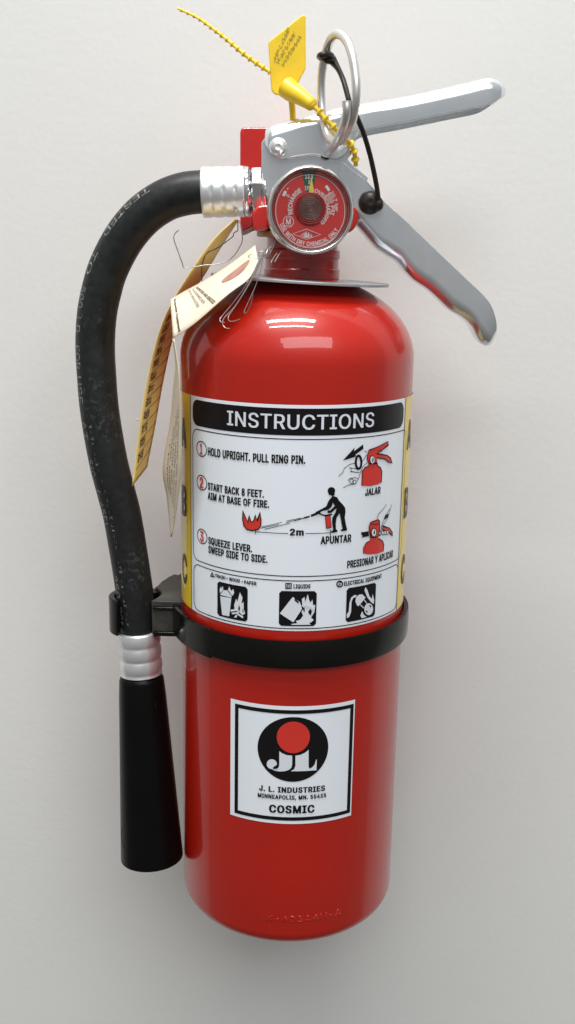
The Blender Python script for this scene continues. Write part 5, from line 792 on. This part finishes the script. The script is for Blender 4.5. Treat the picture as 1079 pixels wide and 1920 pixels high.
# ================================================================ hanger behind the valve
HA = empty('wall_hanger', P(480, 440, .060), 'red enamelled steel hanger on the wall behind the valve, its rounded tab sticking up', 'bracket')
hy = .020
def rc(pts, r=6, n_=5):
    o = []
    for i in range(len(pts)):
        p0, p1, p2 = [np.array(q, float) for q in (pts[i-1], pts[i], pts[(i+1) % len(pts)])]; q = min(r, np.hypot(*(p0-p1))*.45, np.hypot(*(p2-p1))*.45)
        a = p1+(p0-p1)/np.hypot(*(p0-p1))*q; b = p1+(p2-p1)/np.hypot(*(p2-p1))*q
        for k_ in range(n_+1): t = k_/n_; o.append(tuple((1-t)**2*a+2*t*(1-t)*p1+t*t*b))
    return o
prism('back_plate', [P(x, y, hy) for x, y in rc([(450.5, 238), (600, 238), (600, 400), (562, 444), (480, 430), (456, 443), (450.5, 425)], 11)], (0, .003, 0), M['red_hang'], HA, .0008)
prism('tab_end', [P(x, y, hy-.006) for x, y in rc([(452, 408), (474, 406), (476, 428), (456, 442), (452, 436)], 3)], (0, .006, 0), M['edge'], HA, .0008, label='worn pale lower corner of the hanger')
prism('tab_end', [P(x, y, hy-.0065) for x, y in rc([(451, 404), (474, 402), (475, 424), (455, 434), (452, 430)], 3)], (0, .006, 0), M['red_hang'], HA, .0008)
prism('fork_arm', [P(x, y, -.022) for x, y in rc([(473, 399), (482, 386), (505, 382), (505, 432), (476, 434)], 8)], (0, .038, 0), M['red_hang'], HA, .0012)
prism('fork_arm', [P(x, y, -.016) for x, y in rc([(640, 383), (662, 385), (673, 398), (672, 416), (662, 434), (640, 440)], 9)], (0, .032, 0), M['red_hang'], HA, .0020)
prism('wall_spacer', [P(x, y, hy+.003) for x, y in ((505, 260), (585, 260), (585, 400), (505, 400))], (0, .050, 0), M['red_hang'], HA, .001)

# ================================================================ black band with hose clip
BA = empty('hose_band', (0, 0, CZ-.175), 'black plastic band round the cylinder with a clip that holds the hose', 'band')
rb = .0570; zt, zb_ = -.1625+CZ, -.1755+CZ
def bandz(h): return h
V, F = lathe_geo([(rb-.0022, zb_-CZ+.0004), (rb-.0002, zb_-CZ), (rb, zb_-CZ+.0008), (rb+.0002, (zt+zb_)/2-CZ), (rb, zt-CZ-.0008), (rb-.0002, zt-CZ), (rb-.0022, zt-CZ-.0004), (rb-.0022, zb_-CZ+.0004)], (0, 0, CZ), (0, 0, 1), 128)
F = [f for f in F if len(f) == 4]
sharp(obj('band', V, F, M['band'], BA, True), 50)
hcx = P(254, 1130, -.003)
X0 = hcx.x; Y0 = -.003; zc1 = CZ-.1565; zc0 = CZ-.1765
xr = -.0545
zc1 = CZ-.161; zc0 = CZ-.1785
def Pz(px, py, z):
    d = ray(px, py); return CO+d*((z-CO.z)/d.z)
outl = [tuple(Pz(x, y, zc1))[:2] for x, y in ((284, 1126), (300, 1127), (343, 1128), (352, 1120), (352, 1076), (340, 1075), (334, 1077.5), (328, 1076), (321, 1079), (315, 1082), (310, 1086), (304, 1089), (298, 1096), (291, 1101), (297, 1103), (302, 1107), (303.5, 1111), (301, 1116), (294, 1121))]
prism('clip_block', [Vector((x, y, zc1)) for x, y in outl], (0, 0, zc0-zc1), M['band_dusty'], BA, .0005)
jb = [tuple(Pz(x, y, zc1))[:2] for x, y in ((286, 1099), (306, 1096), (306, 1104), (286, 1107))]
prism('clip_bridge', [Vector((x, y, zc1-.0012)) for x, y in jb], (0, 0, zc0-zc1+.0012), M['band'], BA, .0004)
ring = [(X0+.0128*math.cos(t), Y0+.0128*math.sin(t)) for t in [math.radians(a) for a in range(70, 236, 11)]]
ring += [(X0+.0100*math.cos(t), Y0+.0100*math.sin(t)) for t in [math.radians(a) for a in range(235, 69, -11)]]
prism('clip_jaw', [Vector((x, y, zc1+.0004)) for x, y in ring], (0, 0, zc0-zc1-.0004), M['band'], BA, .0005)
fy_ = Pz(300, 1127, zc1).y
for za, zb2 in ((zc1-.0026, zc1-.0040), (zc0+.0022, zc0)):
    prism('clip_rib', [Vector((X0+.0098, fy_-.0016, za)), Vector((X0+.0098, fy_+.001, za)), Vector((-.0535, fy_+.001, za)), Vector((-.0535, fy_-.0016, za))], (0, 0, zb2-za), M['band'], BA, .0004)
tl = [(R+.003)*1.0]
ang = [math.radians(a) for a in range(40, 84, 4)]
def tr(a): return rb+.0002+.0016*max(0, (math.degrees(a)-48)/34)**1.5
o_ = [Vector((-tr(a)*math.sin(a), -tr(a)*math.cos(a), zt)) for a in ang]
in_ = [Vector((-(tr(a)-.0024)*math.sin(a), -(tr(a)-.0024)*math.cos(a), zt)) for a in reversed(ang)]
prism('band_tail', o_+in_, (0, 0, zb_-zt-.0012), M['band'], BA, .0007)

# ================================================================ yellow tamper seal
TS = empty('tamper_seal', P(549, 222, -.006), 'yellow plastic pull-tight seal with a beaded tail threaded through the ring', 'seal')
fy = -.010
FP = prism('flag', [P(x, y, fy) for x, y in rc([(503, 79), (568, 27), (573.5, 29), (574, 128), (561, 152), (545, 184), (514, 176), (509, 168)], 4)], (0, .0014, 0), M['seal'], TS, .0004); ORG[FP.name] = ORG[TS.name]
for (x0, y0, x1, y1, s_) in ((516, 118, 545, 54, 'HHHHHHHHH'), (523, 120, 557, 62, 'HHHHHHHH'), (533, 124, 566, 70, 'HHHHHHH')):
    T, wd = word(s_, 'B'); d = np.array([x1-x0, y1-y0], float); l = np.hypot(*d); d /= l; nn = np.array([d[1], -d[0]])
    printmesh('lettering', [[(x0+d[0]*a*l/wd+nn[0]*b*6.5, y0+d[1]*a*l/wd+nn[1]*b*6.5) for a, b in t] for t in T if random.random() < .7], lambda x, y: P(x, y, fy-.00015), M['seal_ink'], FP)
tube('hub', [P(538, 164, -.012), P(548, 172, -.014), P(562, 180, -.0165), P(578, 191, -.019), P(586, 197, -.020), P(590, 200, -.0205)], [.0045, .0042, .0036, .0029, .0026, .0014], M['seal'], TS, 20, sm=5)
tube('post', [P(544, 168, -.010), P(548, 195, -.008), P(550, 232, -.006)], [.0016, .0014, .0013], M['seal'], TS, 12)
def beads(pts, r0, r1, step, taper=False):
    c_ = [Vector(v) for v in catmull([tuple(P(*q)) for q in pts], 30)]; L = [0]
    for i in range(1, len(c_)): L.append(L[-1]+(c_[i]-c_[i-1]).length)
    rad = [(r0+(r1-r0)*max(0, math.cos(2*math.pi*s_/step))**2)*(1-.45*s_/L[-1] if taper else 1) for s_ in L]
    return tube_geo(c_, rad, 10)
g1 = beads([(588, 199, -.0205), (601, 211, -.022), (612, 224, -.024), (626, 238, -.024), (637, 250, -.022), (650, 262, -.019), (659, 272, -.016), (665, 288, -.013), (668, 310, -.009)], .0010, .0019, .0042)
obj('beaded_strap', *g1, M['seal'], TS)
g2 = beads([(507, 135, -.0085), (482, 119, -.008), (455, 99, -.007), (428, 76, -.004), (400, 54, 0), (370, 33, .004), (334, 16, .008)], .00085, .0016, .0034, True)
obj('beaded_tail', *g2, M['seal'], TS)

# ================================================================ tags (bent card) and their wires
class Ribbon:
    def __init__(s, L, Rr, n_=8):
        s.a = [Vector(v) for v in catmull([tuple(P(*q)) for q in L], n_)]; s.b = [Vector(v) for v in catmull([tuple(P(*q)) for q in Rr], n_)]; s.n = len(s.a)
    def at(s, u, v, off=0):
        x = min(max(u, 0), 1)*(s.n-1); i = min(int(x), s.n-2); f = x-i
        a = s.a[i].lerp(s.a[i+1], f); b = s.b[i].lerp(s.b[i+1], f); p = a.lerp(b, v)
        if off:
            t = s.a[i+1]-s.a[i]+s.b[i+1]-s.b[i]; nn = t.cross(b-a).normalized()
            if nn.dot(CO-p) < 0: nn = -nn
            p = p+nn*off
        return p
    def mesh(s, name, m_, parent, curl=0.0, label=None):
        K = 7; V, F = [], []
        for i in range(s.n):
            t = (s.a[min(i+1, s.n-1)]-s.a[max(i-1, 0)]); nn = t.cross(s.b[i]-s.a[i]).normalized()
            for k_ in range(K): v = k_/(K-1); V.append(s.a[i].lerp(s.b[i], v)+nn*curl*4*v*(1-v))
        for i in range(s.n-1):
            for k_ in range(K-1): F.append((i*K+k_, i*K+k_+1, (i+1)*K+k_+1, (i+1)*K+k_))
        o = obj(name, V, F, m_, parent, True, label); return mods(o, solid=.0003, off=0)
def rtext(rib, s_, u0, v0, u1, v1, cap, parent, m_='tag_ink', off=.00035, wt='B', keep=1):
    """u,v line for the baseline, cap in ribbon v/u units (du, dv)"""
    T, wd = word(s_, wt)
    return printmesh('lettering', [[(u0+(u1-u0)*a/wd+cap[0]*b, v0+(v1-v0)*a/wd+cap[1]*b) for a, b in t] for t in T if random.random() < keep], lambda u, v: rib.at(u, v, off), M[m_], parent)
YT = empty('inspection_tag', P(443, 412, -.012), 'long amber inspection tag ruled by month hanging between hose and cylinder', 'tag', 'paper tags wired to the valve')
yl = [(441, 411, -.012), (400, 450, -.014), (352, 518, -.012), (312, 588, -.010), (288, 660, -.008), (272, 735, -.008), (259, 820, -.009), (248, 912, -.010)]
yr = [(447, 413, -.006), (416, 462, -.004), (384, 515, .0), (345, 572, .004), (323, 640, .006), (305, 722, .006), (291, 800, .004), (276, 876, .002)]
RY = Ribbon(yl, yr); YC = RY.mesh('card', M['paper_y'], YT); ORG[YC.name] = ORG[YT.name]
mon = ['JAN', 'FEB', 'MAR', 'APR', 'MAY', 'JUN', 'JUL', 'AUG', 'SEP', 'OCT', 'NOV', 'DEC']
for i, mth in enumerate(mon):
    u = .47+.475*i/11
    printmesh('rule', poly_tris([(u+.012, .12), (u+.0145, .12), (u-.0205, .98), (u-.023, .98)]), lambda a, b: RY.at(a, b, .00035), M['tag_rule'], YC)
    rtext(RY, mth, u-.026, .14, u-.0255+.001, .14+.001, (0, 0), YC) if False else None
    T, wd = word(mth, 'B')
    printmesh('lettering', [[(u-.030+.026*a/wd-.006*b, .16+.28*b) for a, b in t] for t in T], lambda a, b: RY.at(a, b, .00035), M['tag_ink'], YC)
WT = empty('inspection_tag', P(483, 465, -.030), 'cream service tag with a pink eyelet patch folded across the red shoulder', 'tag', 'paper tags wired to the valve')
wl = [(479, 460, -.026), (430, 497, -.020), (380, 528, -.016), (345, 547, -.015), (320, 562, -.018)]
wr = [(484, 490, -.036), (467, 522, -.042), (427, 553, -.046), (366, 606, -.044), (325, 634, -.040)]
RW = Ribbon(wl, wr); WC = RW.mesh('card', M['paper'], WT); ORG[WC.name] = ORG[WT.name]
printmesh('eyelet_patch', poly_tris(ell(.26, .50, .165, .13, 32)), lambda a, b: RW.at(a, b, .00035), M['washer'], WC)
printmesh('eyelet_hole', poly_tris(ell(.22, .48, .06, .035, 20)), lambda a, b: RW.at(a, b, .0005), M['tag_ink'], WC)
def line(rib, s_, u, v0, v1, du, parent, wt='B', m_='tag_ink'):
    T, wd = word(s_, wt); printmesh('lettering', [[(u-du*b, v0+(v1-v0)*a/wd) for a, b in t] for t in T], lambda a, b: rib.at(a, b, .00035), M[m_], parent)
line(RW, 'INSPECTED AND SERVICED', .60, .10, .93, .022, WC); line(RW, 'IN ACCORDANCE WITH', .645, .10, .72, .022, WC, 'R'); line(RW, 'STATE REGULATIONS', .69, .06, .70, .022, WC, 'R')
line(RW, 'Imperial Equipment'.replace('E', 'E'), .93, .06, .97, .030, WC) if all(c_ in G['B'] or c_ == ' ' for c_ in 'Imperial Equipment') else line(RW, 'IMPERIAL', .93, .06, .97, .03, WC)
ul = [(324, 634, -.036), (329, 680, -.030), (326, 718, -.018), (320, 790, -.010), (306, 879, -.006), (314, 935, -.008), (321, 1007, -.016)]
ur = [(327, 636, -.042), (335, 690, -.044), (338, 735, -.044), (340, 790, -.042), (340, 877, -.038), (333, 945, -.030), (323, 1006, -.020)]
RU = Ribbon(ul, ur); UC = RU.mesh('folded_card', M['paper'], WT); ORG[UC.name] = ORG[WT.name]
def long_line(rib, s_, v, u0, u1, dv, parent, wt='R'):
    T, wd = word(s_, wt); printmesh('lettering', [[(u0+(u1-u0)*a/wd, v-dv*b) for a, b in t] for t in T], lambda a, b: rib.at(a, b, .00035), M['tag_ink'], parent)
for i, (s_, u0, u1) in enumerate((('DATE SERVICED AND RECHARGED BY', .42, .93), ('NAME OF OWNER OR OCCUPANT', .45, .86), ('LOCATION AND TYPE', .48, .84), ('SERIAL NUMBER', .52, .80), ('LICENCE', .58, .78))):
    long_line(RU, s_, .84-.13*i, u0, u1, .055, UC)
def Z5(L, y0, y1):
    n_ = len(L); return [P(320+x/4.496, 400+y/4.496, y0+(y1-y0)*i/(n_-1)) for i, (x, y) in enumerate(L)]
for L, y0, y1 in (
    ([(770, 350), (735, 430), (640, 600), (540, 740), (440, 860), (417, 898), (430, 918), (458, 920)], -.043, -.050),
    ([(775, 355), (700, 520), (560, 760), (455, 880), (440, 930), (462, 964), (500, 972)], -.044, -.052),
    ([(780, 355), (720, 500), (590, 720), (500, 850), (488, 895), (520, 912), (588, 892)], -.045, -.052),
    ([(782, 350), (762, 470), (722, 600), (660, 740), (622, 828), (645, 836), (680, 760), (697, 680)], -.046, -.052),
    ([(740, 378), (680, 380), (660, 368), (668, 350), (700, 342), (750, 350)], -.042, -.042),
    ([(740, 350), (752, 325), (778, 322), (788, 345), (778, 368), (755, 372), (745, 355)], -.044, -.044),
    ([(775, 350), (805, 342), (822, 300), (850, 290), (858, 250), (885, 232)], -.043, -.034),
    ([(785, 365), (800, 325), (835, 318), (842, 275), (872, 262), (880, 238)], -.042, -.033),
    ([(790, 365), (830, 345), (860, 300), (875, 250)], -.041, -.033),
    ([(935, 320), (910, 355), (878, 410)], -.034, -.036), ([(898, 335), (872, 368), (850, 415)], -.034, -.036)):
    tube('wire', Z5(L, y0, y1), .00019, M['thin_wire'], WT, 6, sm=5)
tube('wire', Z5([(568, 55), (568, 110), (566, 145), (535, 165), (526, 195), (480, 232), (400, 290), (320, 328), (290, 362), (268, 440), (262, 500), (268, 575)], -.014, -.010), .00024, M['dark_wire'], YT, 6, sm=5)
tube('wire', Z5([(578, 60), (602, 125), (606, 180), (600, 250), (545, 345), (480, 402), (400, 425), (270, 440), (125, 458), (100, 420), (60, 310), (28, 215), (40, 170), (70, 142)], -.014, -.018), .00024, M['thin_wire'], YT, 6, sm=5)
